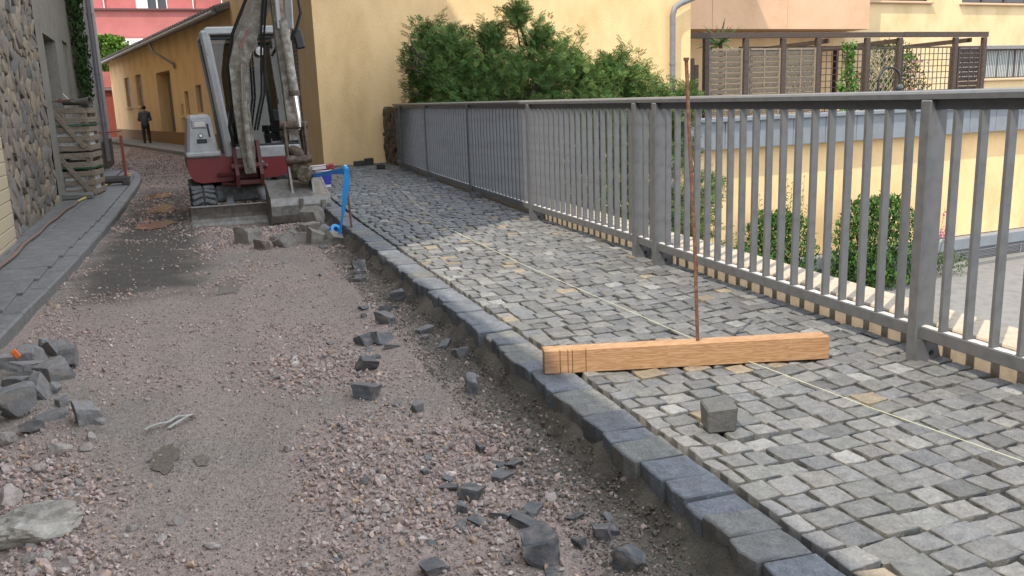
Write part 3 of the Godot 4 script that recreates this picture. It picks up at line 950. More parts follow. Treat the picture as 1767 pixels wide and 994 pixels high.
func build_left_side() -> void:
	# low house beside the photographer, the tall stone house, the rendered house, the blue-grey house
	var mb := MB.new()
	mb.box(Vector3(-4.1, 2.58, -0.15), Vector3(5.0, 5.76, 9.3))
	var lh := thing("low_house", "low rendered house beside the road, before the stone house", "house", Vector3(0, 0, 0))
	part("wall", mb, M.render_grey, lh)
	var sh := thing("stone_house", "tall old house with a rough rubble stone wall", "house", Vector3(-1.6, 0, -12.4))
	mb = MB.new()
	mb.box(Vector3(-2.522, 7.85, 2.7), Vector3(5.0, 16.1, 9.8))
	part("wall", mb, M.mortar, sh)
	var tones := [Color(0.27, 0.225, 0.17), Color(0.22, 0.19, 0.16), Color(0.3, 0.245, 0.17), Color(0.18, 0.172, 0.16), Color(0.24, 0.19, 0.155)]
	rubble_face(sh, Vector3(-0.012, -0.12, 2.1), Vector3(0, 0, -1), Vector3.RIGHT, 4.3, 3.4, Vector2(0.2, 0.15), tones, 31, 300)
	var dm := MB.new()
	# beige boarded door at the stone wall's near end
	var door := MB.new()
	door.box(Vector3(-0.03, 0.55, 2.75), Vector3(0.08, 1.5, 1.2))
	var dr := part("door", door, mat(lin(0.4, 0.33, 0.22), 0.7), sh, "beige boarded door")
	for k in 11:
		var b := MB.new()
		b.box(Vector3(0.012, -0.11 + k * 0.13 + 0.03, 2.75), Vector3(0.03, 0.122, 1.2), 0.006)
		part("board", b, M.get_or_add("beige", mat(lin(0.44, 0.36, 0.24), 0.65, null)), dr)
	# rendered house
	var rh := thing("rendered_house", "grey rendered house front with tall openings beside the stone wall", "house", Vector3(-1.6, 0, -17.3))
	mb = MB.new()
	var holes := [[0.85, 0.35, 2.55, 2.47, 0.45], [3.75, 0.35, 4.75, 2.58, 0.3]]
	facade(mb, Vector3(0, -0.25, 2.7), Vector3(0, 0, -1), Vector3.RIGHT, 5.4, 15.7, [[0.85, 0.6, 2.55, 2.72, 0.45], [3.75, 0.6, 4.75, 2.83, 0.3]])
	part("wall", mb, M.render_grey, rh)
	mb = MB.new()
	mb.box(Vector3(-2.75, 7.6, 0.0), Vector3(4.5, 15.7, 5.4))
	part("wall", mb, M.render_grey, rh)
	mb = MB.new()
	mb.box(Vector3(-0.455, 1.41, 1.0), Vector3(0.02, 2.3, 1.9))
	part("blocked_opening", mb, M.concrete, rh)
	mb = MB.new()
	mb.box(Vector3(-0.3, 1.46, -1.55), Vector3(0.04, 2.4, 1.1))
	for k in 3: mb.box(Vector3(-0.27, 1.46, -1.9 + k * 0.35), Vector3(0.03, 2.3, 0.3), 0.01)
	part("door", mb, mat(lin(0.085, 0.04, 0.033), 0.7), rh, "dark red-brown door")
	# blue-grey house with downpipe
	var gh := thing("blue_grey_house", "blue-grey plastered house corner with a downpipe and dark plinth", "house", Vector3(-1.5, 0, -25.2))
	mb = MB.new()
	mb.box(Vector3(-2.0, 7.7, 0.0), Vector3(4.0, 15.6, 5.0))
	part("wall", mb, M.bluegrey, gh)
	mb = MB.new()
	mb.box(Vector3(-1.99, 0.2, -0.01), Vector3(4.02, 0.75, 5.03), 0.004)
	part("plinth", mb, mat(lin(0.055, 0.055, 0.058), 0.8), gh)
	mb = MB.new()
	mb.tube([Vector3(0.08, 12, 1.2), Vector3(0.08, 1.2, 1.2), Vector3(0.08, 0.1, 1.2)], [0.06], 10)
	var pipe := part("downpipe", mb, M.zinc, gh)
	for yy in [1.0, 2.2, 3.6, 5.0]:
		mb = MB.new()
		mb.lathe(Vector3(0.08, yy, 1.2), [[0.064, -0.02], [0.072, -0.02], [0.072, 0.02], [0.064, 0.02]], 12)
		part("bracket", mb, M.zinc, pipe)
	var th := thing("added_shade_house", "unseen tall cream house added to shade the low ochre house", "house", Vector3(-4.0, 0, -27.8))  # added out of view to shade the ochre house; cream to bounce light
	mb = MB.new()
	mb.box(Vector3(-3.0, 6.2, -11.5), Vector3(6.0, 13.0, 23.0))
	part("wall", mb, M.cream, th)
	# ivy
	var iv := thing("ivy", "dark green ivy climbing between the rendered and blue-grey houses", "ivy", Vector3(-1.6, 0, -21.3))
	var xf := []; var cols := []
	rng.seed = 88
	for k in 7000:
		var y := rng.randf_range(1.15, 8.0)
		var z := rng.randf_range(-1.5, 1.3)
		if z > 1.3 - 0.25 * (0.5 + 0.5 * sin(y * 5.0)) : continue
		if y < 1.5 + 0.3 * sin(z * 4.0): continue
		var s := rng.randf_range(0.05, 0.1)
		xf.append(Transform3D(Basis.from_euler(Vector3(rng.randf_range(-0.9, 0.5), rng.randf_range(0.6, 2.5), rng.randf_range(-0.7, 0.7))) * Basis.from_scale(Vector3.ONE * s), Vector3(rng.randf_range(0.0, 0.16), y, z)))
		var v := rng.randf_range(0.6, 1.3)
		cols.append(Color(0.028 * v, 0.06 * v, 0.016 * v))
	scatter("leaves", leaf_mesh(0.75), xf, cols, M.leaf, iv)
	mb = MB.new()
	for k in 5:
		var z := -1.2 + k * 0.55
		mb.tube([Vector3(0.02, -0.1, z * 0.4), Vector3(0.03, 1.5, z * 0.8), Vector3(0.03, 4.0, z), Vector3(0.03, 7.5, z * 1.05)], [0.03, 0.02, 0.014, 0.008], 6)
	part("stem", mb, M.bark, iv)
	mb = MB.new()
	mb.box(Vector3(-2.0, 7.6, -0.2), Vector3(3.96, 15.6, 5.2))
	var back := thing("courtyard_wall", "plain wall covered by the ivy", "wall", Vector3(-1.62, 0, -21.3))
	part("wall", mb, M.render_grey, back)
	# sidewalk of dark slabs with a stone kerb
	var sw := MB.new()
	var edge := [[3.0, -1.15], [-5.83, -1.06], [-7.8, -0.93], [-9.86, -0.83], [-12.33, -0.72], [-17.94, -0.58], [-19.97, -0.58], [-22.0, -0.75], [-24.0, -1.4]]
	var zq := steps(3.0, -24.0, 0.3)
	for i in zq.size() - 1:
		var a: float = zq[i]; var b: float = zq[i + 1]
		var xa := along(edge, a) - 0.13; var xb := along(edge, b) - 0.13
		sw.quad(Vector3(-1.75, -0.055, a), Vector3(xa, -0.075, a), Vector3(xb, -0.075, b), Vector3(-1.75, -0.055, b))
	var walk := struct("sidewalk", sw, M.slab, "narrow dark grey sidewalk with white scrapes along the left houses", "sidewalk")
	rng.seed = 55
	var z := 2.6
	while z > -23.0:
		var ln := rng.randf_range(0.75, 1.1)
		var p := []
		for k in 8:
			var zz := z - 0.005 if k < 4 else z - ln + 0.005
			var x := along(edge, zz) + (-0.14 if (k & 1) == 0 else 0.0)
			p.append(Vector3(x, (-0.07 if (k & 2) else -0.3) + rng.randf_range(-0.004, 0.004), zz))
		var kb := MB.new()
		kb.hexa(p, 0.014)
		part("edge_stone", kb, M.slab, walk)
		z -= ln
	# flagstones
	z = 2.5
	while z > -20.0:
		var ln := rng.randf_range(0.5, 0.62)
		var x1 := along(edge, z - ln * 0.5) - 0.15
		var x := x1
		while x > -1.62:
			var ww := minf(rng.randf_range(0.42, 0.55), x + 1.66)
			if ww < 0.08: break
			var fb := MB.new()
			fb.box(Vector3(x - ww * 0.5, -0.072, z - ln * 0.5), Vector3(ww - 0.008, 0.04, ln - 0.008), 0.004, Basis.from_euler(Vector3(rng.randf_range(-0.006, 0.006), 0, rng.randf_range(-0.008, 0.008))))
			part("flagstone", fb, M.slab, walk)
			x -= ww
		z -= ln

func leaf_mesh(width: float) -> ArrayMesh:   # one broad leaf, folded along its rib, length 1 along +y
	var mb := MB.new()
	var a := Vector3(0, 0, 0); var t := Vector3(0, 1, -0.12)
	var l := Vector3(-width * 0.5, 0.42, 0.1); var r := Vector3(width * 0.5, 0.42, 0.1); var m := Vector3(0, 0.5, 0)
	mb.tri(a, m, l); mb.tri(l, m, t); mb.tri(a, r, m); mb.tri(m, r, t)
	return mb.mesh()

func pinnate_mesh(pairs: int, width: float) -> ArrayMesh:   # a feathered leaf, length 1 along +y
	var mb := MB.new()
	for k in pairs * 2 + 1:
		var at := Vector3(0, 0.25 + 0.62 * (k / 2) / pairs, 0)
		var d := Vector3(0, 1, 0)
		if k < pairs * 2: d = Vector3((-1.0 if k % 2 == 0 else 1.0), 0.45, -0.18).normalized()
		else: at = Vector3(0, 0.8, 0)
		at.z = -0.16 * at.y * at.y
		var ln := 0.42 * (1.0 - 0.25 * absf(at.y - 0.5))
		var s := d.cross(Vector3.BACK).normalized() * width
		var m := at + d * ln * 0.45
		mb.tri(at, m + s, at + d * ln); mb.tri(at, at + d * ln, m - s)
	mb.tri(Vector3(-0.012, 0, 0), Vector3(0.012, 0, 0), Vector3(0, 0.8, -0.1))
	return mb.mesh()

# ---------------------------------------------------------------- the right side: tall yellow house, yard, low building, terrace
func build_right_side() -> void:
	var mb := MB.new()
	var tb := thing("tall_yellow_house", "tall pale yellow plastered house closing off the pavement", "house", Vector3(2.85, 0, -17.6))
	mb.box(Vector3(4.32, 5.2, -4.6), Vector3(8.64, 18.0, 9.2), 0.0)
	# front and street side as real sheets with the shutter recess
	mb = MB.new()
	facade(mb, Vector3(0, -3.8, 0), Vector3(8.63, 0, -0.26).normalized(), Vector3(0.03, 0, 1).normalized(), 8.64, 16.0, [])
	mb.quad(Vector3(8.63, -3.8, -0.26), Vector3(8.63, -3.8, -12.0), Vector3(8.63, 12.2, -12.0), Vector3(8.63, 12.2, -0.26))
	part("wall", mb, M.yellow, tb)
	mb = MB.new()
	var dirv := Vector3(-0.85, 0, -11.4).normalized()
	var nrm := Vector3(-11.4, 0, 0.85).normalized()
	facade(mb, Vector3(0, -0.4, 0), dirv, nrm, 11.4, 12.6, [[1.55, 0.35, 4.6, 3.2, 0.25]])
	part("wall", mb, M.tan, tb, "street side of the house, yellow plaster darkened to paint its shade")
	var sh := MB.new()
	var so := dirv * 1.5 - nrm * 0.22
	sh.quad(so + Vector3(0, -0.2, 0), so + dirv * 3.2 + Vector3(0, -0.2, 0), so + dirv * 3.2 + Vector3(0, 2.9, 0), so + Vector3(0, 2.9, 0))
	var shm := mat(lin(0.14, 0.1, 0.085), 0.6)
	var shutter := part("roller_shutter", sh, shm, tb, "brown roller shutter")
	var sl := MB.new()
	sl.box(Vector3.ZERO, Vector3(0.03, 0.088, 3.0), 0.012)
	var slm := sl.mesh(shm)
	for k in 31:
		var m := MeshInstance3D.new()
		m.mesh = slm; m.name = "slat"
		shutter.add_child(m, true)
		m.position = dirv * 3.07 - nrm * 0.2 + Vector3(0, 0.0 + k * 0.092, 0)
		m.rotation.y = atan2(dirv.x, dirv.z)
	mb = MB.new()
	mb.quad(Vector3(0, 12.2, 0), Vector3(8.63, 12.2, -0.26), Vector3(8.63, 12.2, -12), Vector3(-0.85, 12.2, -11.4))
	part("roof", mb, M.tile, tb)
	# gutter pipe at the right corner
	var px := 8.06
	mb = MB.new()
	mb.tube([Vector3(px, -3.6, -0.10), Vector3(px, 2.95, -0.10), Vector3(px + 0.05, 3.12, -0.1), Vector3(px + 0.2, 3.22, -0.1), Vector3(px + 0.75, 3.42, -0.14)], [0.065], 12)
	var gp := part("downpipe", mb, M.zinc, tb)
	for yy in [-1.2, 0.5, 1.9]:
		mb = MB.new()
		mb.lathe(Vector3(px, yy, -0.10), [[0.066, -0.02], [0.078, -0.02], [0.078, 0.02], [0.066, 0.02]], 12)
		part("bracket", mb, M.zinc, gp)
	# rubble pier where the railing ends
	var pier := thing("rubble_pier", "short wall of brown rubble stones at the end of the railing", "wall", Vector3(3.95, 0.04, -17.5))
	mb = MB.new()
	mb.box(Vector3(0.36, 0.5, 0.9), Vector3(0.4, 1.24, 1.78))
	part("core", mb, M.mortar, pier)
	var tones := [Color(0.16, 0.115, 0.075), Color(0.12, 0.09, 0.065), Color(0.19, 0.14, 0.09), Color(0.1, 0.085, 0.07), Color(0.2, 0.165, 0.12)]
	rubble_face(pier, Vector3(0.13, -0.06, 1.82), Vector3(0, 0, -1), Vector3.LEFT, 1.86, 1.2, Vector2(0.2, 0.1), tones, 71, 300)
	rubble_face(pier, Vector3(0.14, -0.06, 1.8), Vector3(1, 0, 0), Vector3(0, 0, 1), 0.44, 1.2, Vector2(0.2, 0.1), tones, 72, 300)
	# low building under the terrace
	var lo := Vector3(11.2, 0, -17.28)
	var U := Vector3(1, 0, -0.05).normalized()
	var N := Vector3(0.05, 0, 1).normalized()
	var lb := thing("terrace_building", "low yellow garage building with a blue-grey metal fascia and roof terrace", "building", lo)
	mb = MB.new()
	facade(mb, Vector3(0, -2.87, 0), U, N, 30.0, 2.85, [])
	part("wall", mb, M.yellow, lb)
	mb = MB.new()
	mb.box(U * 15.0 + N * 0.16 + Vector3(0, -3.04, 0), Vector3(30, 0.30, 0.36), 0.01, Basis(U, Vector3.UP, N))
	part("ledge", mb, M.fascia, lb, "grey sheet metal ledge at the wall's foot")
	for k in 14:
		var g := MB.new()
		var at := U * (6.5 + k * 1.0) + N * 0.36 + Vector3(0, -3.38, 0)
		var B := Basis(U, Vector3.UP, N)
		g.box(at + U * 0.49, Vector3(0.03, 0.3, 0.05), 0, B)
		for j in 7: g.box(at + Vector3(0, -0.13 + j * 0.042, 0), Vector3(0.97, 0.012, 0.04), 0, B)
		part("vent_grille", g, M.zinc, lb)
	mb = MB.new()
	mb.box(U * 15.0 + N * 0.16 + Vector3(0, -3.4, 0), Vector3(30, 0.4, 0.2), 0, Basis(U, Vector3.UP, N))
	part("vent_recess", mb, M.zinc, lb)
	mb = MB.new()
	mb.box(U * 15.0 + N * 0.3 + Vector3(0, -3.56, 0), Vector3(30, 0.12, 0.75), 0.01, Basis(U, Vector3.UP, N))
	part("kerb", mb, M.concrete, lb)
	for k in 20:   # fascia sheets with standing seams
		var f := MB.new()
		f.box(U * (0.5 + k * 1.0 - 0.3) + N * 0.12 + Vector3(0, 0.275, 0), Vector3(0.985, 0.66, 0.3), 0.006, Basis(U, Vector3.UP, N))
		part("fascia_sheet", f, M.fascia, lb)
	mb = MB.new()
	mb.box(U * 14.8 + N * 0.15 + Vector3(0, 0.615, 0), Vector3(30, 0.1, 0.42), 0.012, Basis(U, Vector3.UP, N))
	part("coping", mb, M.fascia, lb)
	mb = MB.new()
	mb.box(U * 14.8 - N * 8.2 + Vector3(0, 0.25, 0), Vector3(30, 0.5, 16.0), 0, Basis(U, Vector3.UP, N))
	part("terrace_floor", mb, M.concrete, lb)
	build_terrace(U, N)
	build_back_building(U, N)

func panel_z(x: float, back: float) -> float:
	return -17.55 - 0.05 * (x - 16.6) - back

func build_terrace(U: Vector3, N: Vector3) -> void:
	var B := Basis(U, Vector3.UP, N)
	var Z := func(x: float, y: float, b := 1.3) -> Vector3: return Vector3(x, y, panel_z(x, b))
	var pg := thing("pergola", "dark weathered timber pergola frame on the roof terrace", "pergola", Z.call(17.0, 0.5))
	var po: Vector3 = Z.call(17.0, 0.5)
	var bm := MB.new()
	bm.beam(Z.call(11.3, 2.585) - po, Z.call(18.95, 2.6) - po, 0.09, 0.13, 0.006)
	part("beam", bm, M.darkwood, pg)
	bm = MB.new()
	bm.beam(Z.call(18.96, 2.6) - po, Z.call(22.25, 2.6) - po, 0.085, 0.14, 0.006)
	part("beam", bm, M.darkwood, pg)
	bm = MB.new()
	bm.beam(Z.call(15.9, 2.46, 4.6) - po, Z.call(22.2, 2.46, 4.6) - po, 0.09, 0.13, 0.006)
	part("beam", bm, M.darkwood, pg)
	for x in [12.43, 13.63, 14.81, 15.96, 17.65, 18.83, 20.97, 22.12]:
		var p := MB.new()
		p.box(Z.call(x, 1.5) - po, Vector3(0.13, 2.04, 0.12), 0.008, B)
		part("post", p, M.darkwood, pg)
	for x in [16.3, 18.9, 21.6]:
		var p := MB.new()
		p.box(Z.call(x, 1.45, 4.6) - po, Vector3(0.12, 1.95, 0.12), 0.008, B)
		part("post", p, M.darkwood, pg)
		p = MB.new()
		p.beam(Z.call(x, 2.45, 1.3) - po, Z.call(x, 2.40, 4.7) - po, 0.07, 0.12, 0.006)
		part("rafter", p, M.darkwood, pg)
	# louvred fence panels
	var gp := "louvred fence panels on the terrace"
	var k := 0
	for q in [[12.55, 13.53, "grey weathered louvred fence panel beside the pointed panel"], [13.74, 14.73, "grey weathered louvred fence panel between two others"], [14.93, 15.89, "grey weathered louvred fence panel next to the square trellis"], [21.17, 22.02, "narrow dark slatted panel at the pergola's end post"]]:
		var c: Vector3 = Z.call((q[0] + q[1]) * 0.5, 0.6, 1.32)
		var t := thing("garden_screen", q[2], "screen", c, gp)
		var w: float = q[1] - q[0]
		for s in [-1, 1]:
			var f := MB.new()
			f.box(Vector3(s * (w * 0.5 - 0.025), 0.84, 0), Vector3(0.05, 1.68, 0.045), 0.004, B)
			part("frame", f, M.oldwood if k < 3 else M.darkwood, t)
			f = MB.new()
			f.box(Vector3(0, 0.84 + s * 0.815, 0.002), Vector3(w - 0.1, 0.05, 0.04), 0.004, B)
			part("frame", f, M.oldwood if k < 3 else M.darkwood, t)
		for j in 12:
			var sl := MB.new()
			sl.box(Vector3(0, 0.125 + j * 0.13, (0.012 if j % 2 == 0 else -0.012)), Vector3(w - 0.09, 0.118, 0.012), 0.003, B * Basis(Vector3.RIGHT, 0.3))
			part("slat", sl, M.oldwood if k < 3 else M.darkwood, t)
		var mid := MB.new()
		mid.box(Vector3(0, 0.84, 0.014), Vector3(0.035, 1.6, 0.02), 0.003, B)
		part("batten", mid, M.oldwood if k < 3 else M.darkwood, t)
		k += 1
	# pointed dark panel against the yellow corner
	var pt := thing("garden_screen", "dark board panel with a slanted pointed top beside the yellow wall", "screen", Z.call(11.95, 0.6, 1.36), gp)
	for j in 6:
		var bd := MB.new()
		var x0 := -0.36 + j * 0.12
		var hh := 1.75 - absf(x0 + 0.1) * 1.3
		bd.box(Vector3(x0, hh * 0.5, 0), Vector3(0.116, hh, 0.025), 0.003, B)
		part("board", bd, M.darkwood, pt)
	# trellises
	var tg := "trellises under the pergola"
	for q in [[16.1, 17.55, "square lattice trellis carrying a column of leafy climber", 0, 0], [17.78, 18.72, "diagonal lattice trellis behind the arched lamp hook", 1, 0], [19.0, 20.85, "square lattice trellis behind the flowering rose bush", 0, 0]]:
		var w: float = q[1] - q[0]
		var c: Vector3 = Z.call((q[0] + q[1]) * 0.5, 0.6, 1.33)
		var t := thing("trellis", q[2], "trellis", c, tg)
		var lath := []
		if q[3] == 0:
			var nx := int(w / 0.165)
			for j in nx + 1: lath.append([Vector3(-w * 0.5 + w * j / nx, 0.0, 0.006), Vector3(-w * 0.5 + w * j / nx, 1.66, 0.006)])
			for j in 11: lath.append([Vector3(-w * 0.5, j * 0.165, -0.006), Vector3(w * 0.5, j * 0.165, -0.006)])
		else:
			for s in [-1, 1]:
				for j in 13:
					var a := Vector2(-w * 0.5, -1.0 + j * 0.22)
					var pts := []
					for e in 25:
						var p := a + Vector2(w * e / 24.0, w * 1.25 * e / 24.0)
						if p.y >= 0.0 and p.y <= 1.66: pts.append(Vector3(p.x * s, p.y, 0.006 * s))
					if pts.size() > 2: lath.append([pts[0], pts[-1]])
		for l in lath:
			var m := MB.new()
			m.beam(B * l[0], B * l[1], 0.022, 0.011, 0.0, N)
			part("lath", m, M.darkwood if q[3] == 0 else M.oldwood, t)
		for e in [[Vector3(-w * 0.5, 1.66, 0), Vector3(w * 0.5, 1.66, 0)], [Vector3(-w * 0.5, 0, 0), Vector3(-w * 0.5, 1.66, 0)], [Vector3(w * 0.5, 0, 0), Vector3(w * 0.5, 1.66, 0)]]:
			var m := MB.new()
			m.beam(B * e[0], B * e[1], 0.04, 0.035, 0.003, N)
			part("frame", m, M.darkwood, t)
	# plants of the terrace
	rng.seed = 301
	climber("climbing_plant", "column of bright green climber on the square trellis", Z.call(16.95, 0.6, 1.2), Vector3(0.28, 1.75, 0.12), 620, Color(0.075, 0.17, 0.03), 0.09, 0.85)
	var rose := climber("rose_bush", "rose bush with pale pink blossoms beside the pergola post", Z.call(19.6, 0.6, 1.9), Vector3(0.85, 1.45, 0.45), 1900, Color(0.07, 0.14, 0.03), 0.08, 0.6)
	blossoms(rose, Vector3(0.7, 1.35, 0.45), 150, [Color(0.75, 0.5, 0.42), Color(0.8, 0.72, 0.6), Color(0.7, 0.28, 0.28)], 0.035)
	var rose2 := climber("rose_bush", "low rose bush with cream blossoms behind the diagonal trellis", Z.call(18.2, 0.6, 1.9), Vector3(0.6, 1.1, 0.35), 900, Color(0.06, 0.1, 0.03), 0.07, 0.6)
	blossoms(rose2, Vector3(0.5, 1.05, 0.35), 90, [Color(0.75, 0.5, 0.42), Color(0.8, 0.72, 0.6)], 0.03)
	climber("hedge_bush", "dark green bush filling the trellis behind the roses", Z.call(20.3, 0.6, 3.0), Vector3(1.0, 1.9, 0.5), 2200, Color(0.05, 0.1, 0.025), 0.08, 0.6)
	climber("hedge_bush", "small olive bush behind the square trellis with the climber", Z.call(16.3, 0.6, 2.4), Vector3(0.55, 1.35, 0.4), 800, Color(0.09, 0.12, 0.05), 0.07, 0.6)
	# yucca behind the first two panels
	var yu := thing("yucca", "spiky yucca rising above the fence panels", "plant", Z.call(13.5, 0.5, 2.2))
	var tr := MB.new()
	tr.tube([Vector3(0, 0, 0), Vector3(0.03, 1.6, 0), Vector3(0, 1.95, 0)], [0.07, 0.05, 0.05], 8)
	part("trunk", tr, M.bark, yu)
	for j in 34:
		var lf := MB.new()
		lf.col = Color(0.09, 0.15, 0.05) if j % 3 else Color(0.2, 0.25, 0.12)
		var a := rng.randf() * TAU; var e := rng.randf_range(-0.5, 1.3)
		var d := Vector3(cos(a) * cos(e), sin(e), sin(a) * cos(e))
		var s := d.cross(Vector3(0.2, 0.3, 0.9)).normalized() * 0.028
		var b0 := Vector3(0, 1.95, 0); var ln := rng.randf_range(0.5, 0.8)
		var m := b0 + d * ln * 0.5 + Vector3(0, 0.03, 0); var tip := b0 + d * ln - Vector3(0, 0.06, 0)
		lf.tri(b0 - s * 0.6, b0 + s * 0.6, m + s); lf.tri(b0 - s * 0.6, m + s, m - s); lf.tri(m - s, m + s, tip)
		part("leaf", lf, M.leaf, yu)
	# arched hook with ball
	var lo: Vector3 = Z.call(17.6, 0.65, 0.4)
	var lamp := thing("arched_hook", "black metal arch with a ball end on the terrace edge", "garden hook", lo)
	var ap := []
	ap.append(Vector3(-0.36, 0.0, 0)); ap.append(Vector3(-0.36, 0.75, 0))
	for j in 11:
		var t := PI - PI * j / 10.0
		ap.append(Vector3(cos(t) * 0.35, 0.78 + sin(t) * 0.28, 0))
	ap.append(Vector3(0.345, 0.62, 0))
	var am := MB.new()
	am.tube(ap, [0.03], 10)
	part("arch", am, M.dark, lamp)
	am = MB.new()
	var bp := []
	for j in 9: bp.append([0.1 * sin(PI * j / 8.0), -0.1 * cos(PI * j / 8.0)])
	am.lathe(Vector3(0.345, 0.54, 0), bp, 16)
	part("ball", am, mat(lin(0.05, 0.055, 0.065), 0.25), lamp)

func climber(called: String, label: String, at: Vector3, ext: Vector3, count: int, tone: Color, leaf: float, width: float) -> Node3D:
	var t := thing(called, label, "plant", at)
	var xf := []; var cols := []
	for k in count:
		var u := rng.randf() * TAU
		var r := sqrt(rng.randf())
		var y := rng.randf()
		var bulge := 0.75 + 0.3 * sin(y * 9.0 + at.x) if ext.y > 1.2 and ext.x < 0.5 else sqrt(maxf(0.05, 1.0 - pow(y * 1.05 - 0.35, 2.0) * 1.6))
		var p := Vector3(cos(u) * r * ext.x * bulge, y * ext.y, sin(u) * r * ext.z * bulge)
		p += Vector3(rng.randfn(), rng.randfn(), rng.randfn()) * 0.04
		var b := Basis.from_euler(Vector3(rng.randf_range(-1.4, 0.6), rng.randf() * TAU, rng.randf_range(-0.6, 0.6)))
		xf.append(Transform3D(b * Basis.from_scale(Vector3.ONE * leaf * rng.randf_range(0.45, 1.4)), p))
		var v := rng.randf_range(0.55, 1.4)
		cols.append(Color(tone.r * v * rng.randf_range(0.85, 1.2), tone.g * v, tone.b * v))
	scatter("leaves", leaf_mesh(width), xf, cols, M.leaf, t)
	var st := MB.new()
	for k in 5:
		var a := rng.randf() * TAU
		st.tube([Vector3(cos(a) * 0.03, -0.1, sin(a) * 0.03), Vector3(cos(a) * ext.x * 0.3, ext.y * 0.5, sin(a) * ext.z * 0.3), Vector3(cos(a) * ext.x * 0.6, ext.y * 0.9, sin(a) * ext.z * 0.6)], [0.014, 0.01, 0.004], 5)
	part("stems", st, M.bark, t)
	return t

func blossoms(t: Node3D, ext: Vector3, count: int, tones: Array, s: float) -> void:
	var xf := []; var cols := []
	for k in count:
		var p := Vector3(rng.randf_range(-1, 1) * ext.x, rng.randf_range(0.15, 1.0) * ext.y, rng.randf_range(0.3, 1.0) * ext.z)
		xf.append(Transform3D(spin(rng) * Basis.from_scale(Vector3.ONE * s * rng.randf_range(0.6, 1.3)), p))
		cols.append(tones[rng.randi() % tones.size()])
	scatter("blossoms", rock_mesh(3, 0).mesh(), xf, cols, M.leaf, t)

func window(parent: Node, o: Vector3, U: Vector3, N: Vector3, w: float, h: float, sashes: int, fm: Material, curtain: bool) -> void:
	var B := Basis(U, Vector3.UP, N)
	var g := MB.new()
	g.box(o + U * w * 0.5 + Vector3(0, h * 0.5, 0) - N * 0.14, Vector3(w, h, 0.01), 0, B)
	var pane := part("window", g, M.glass, parent)
	for k in sashes + 1:
		var f := MB.new()
		f.box(o + U * (w * k / sashes) + Vector3(0, h * 0.5, 0) - N * 0.12, Vector3(0.08, h, 0.06), 0.004, B)
		part("frame", f, fm, pane)
	for k in 2:
		var f := MB.new()
		f.box(o + U * w * 0.5 + Vector3(0, h * k, 0) - N * 0.118, Vector3(w + 0.08, 0.08, 0.06), 0.004, B)
		part("frame", f, fm, pane)
	if curtain:
		var cm: Material = M.get_or_add("curtain", mat(lin(0.42, 0.44, 0.43), 0.9))
		var n := int(w / 0.085)
		for k in n:
			if k % 7 == 5: continue
			var c := MB.new()
			c.box(o + U * (0.06 + (w - 0.1) * k / n) + Vector3(0, h * 0.5, 0) - N * 0.128, Vector3(0.05, h * 0.96, 0.006), 0, B * Basis(Vector3.UP, 0.1))
			part("curtain_strip", c, cm, pane)
	var s := MB.new()
	s.box(o + U * w * 0.5 + Vector3(0, -0.06, 0) + N * 0.03, Vector3(w + 0.25, 0.045, 0.18), 0.004, B)
	part("sill", s, M.get_or_add("sillm", mat(lin(0.45, 0.3, 0.2), 0.8)), pane)

func build_back_building(U: Vector3, N: Vector3) -> void:
	var Z := func(x: float, y: float) -> Vector3: return Vector3(x, y, panel_z(x, 5.2))
	var o: Vector3 = Z.call(11.0, 0.5)
	var bb := thing("apartment_house", "cream apartment house with wide windows behind the terrace", "house", o)
	var fm := mat(lin(0.06, 0.03, 0.03), 0.5)
	var mb := MB.new()
	var holes := []
	var wins := [[9.57, 3.47, 13.15, 5.2, 3, false], [14.7, 3.45, 19.2, 5.2, 4, false], [14.6, 0.9, 19.3, 1.9, 3, true], [7.9, 0.1, 9.3, 2.05, 1, false]]
	for w in wins: holes.append([w[0], w[1], w[2], w[3], 0.16])
	facade(mb, Vector3.ZERO, U, N, 34.0, 12.0, holes)
	part("wall", mb, M.cream, bb)
	for w in wins: window(bb, U * w[0] + Vector3(0, w[1], 0), U, N, w[2] - w[0], w[3] - w[1], w[4], fm, w[5])
	mb = MB.new()
	mb.box(U * 17.0 - N * 4.3 + Vector3(0, 6.0, 0), Vector3(34, 12, 8.0), 0, Basis(U, Vector3.UP, N))
	part("rear_walls", mb, M.cream, bb)
	# roller box above the lower window
	mb = MB.new()
	mb.box(U * 16.95 + N * 0.02 + Vector3(0, 1.96, 0), Vector3(4.9, 0.12, 0.12), 0.005, Basis(U, Vector3.UP, N))
	part("roller_box", mb, M.zinc, bb)
	# peach cladding volume that juts out over the terrace
	var pv := thing("cladded_bay", "peach cladded upper storey jutting out above the pergola", "building", o)
	for k in 3:
		mb = MB.new()
		mb.box(U * ([1.73, 5.02, 7.99][k]) + N * 0.45 + Vector3(0, 4.5, 0), Vector3([3.86, 2.7, 3.22][k] , 4.0, 0.9), 0.004, Basis(U, Vector3.UP, N))
		part("cladding_panel", mb, M.peach, pv)
	mb = MB.new()
	mb.box(U * 4.5 + N * 0.02 + Vector3(0, 1.2, 0), Vector3(9.0, 2.6, 0.06), 0, Basis(U, Vector3.UP, N))
	part("ochre_wall", mb, M.ochre, pv, "ochre wall under the bay")

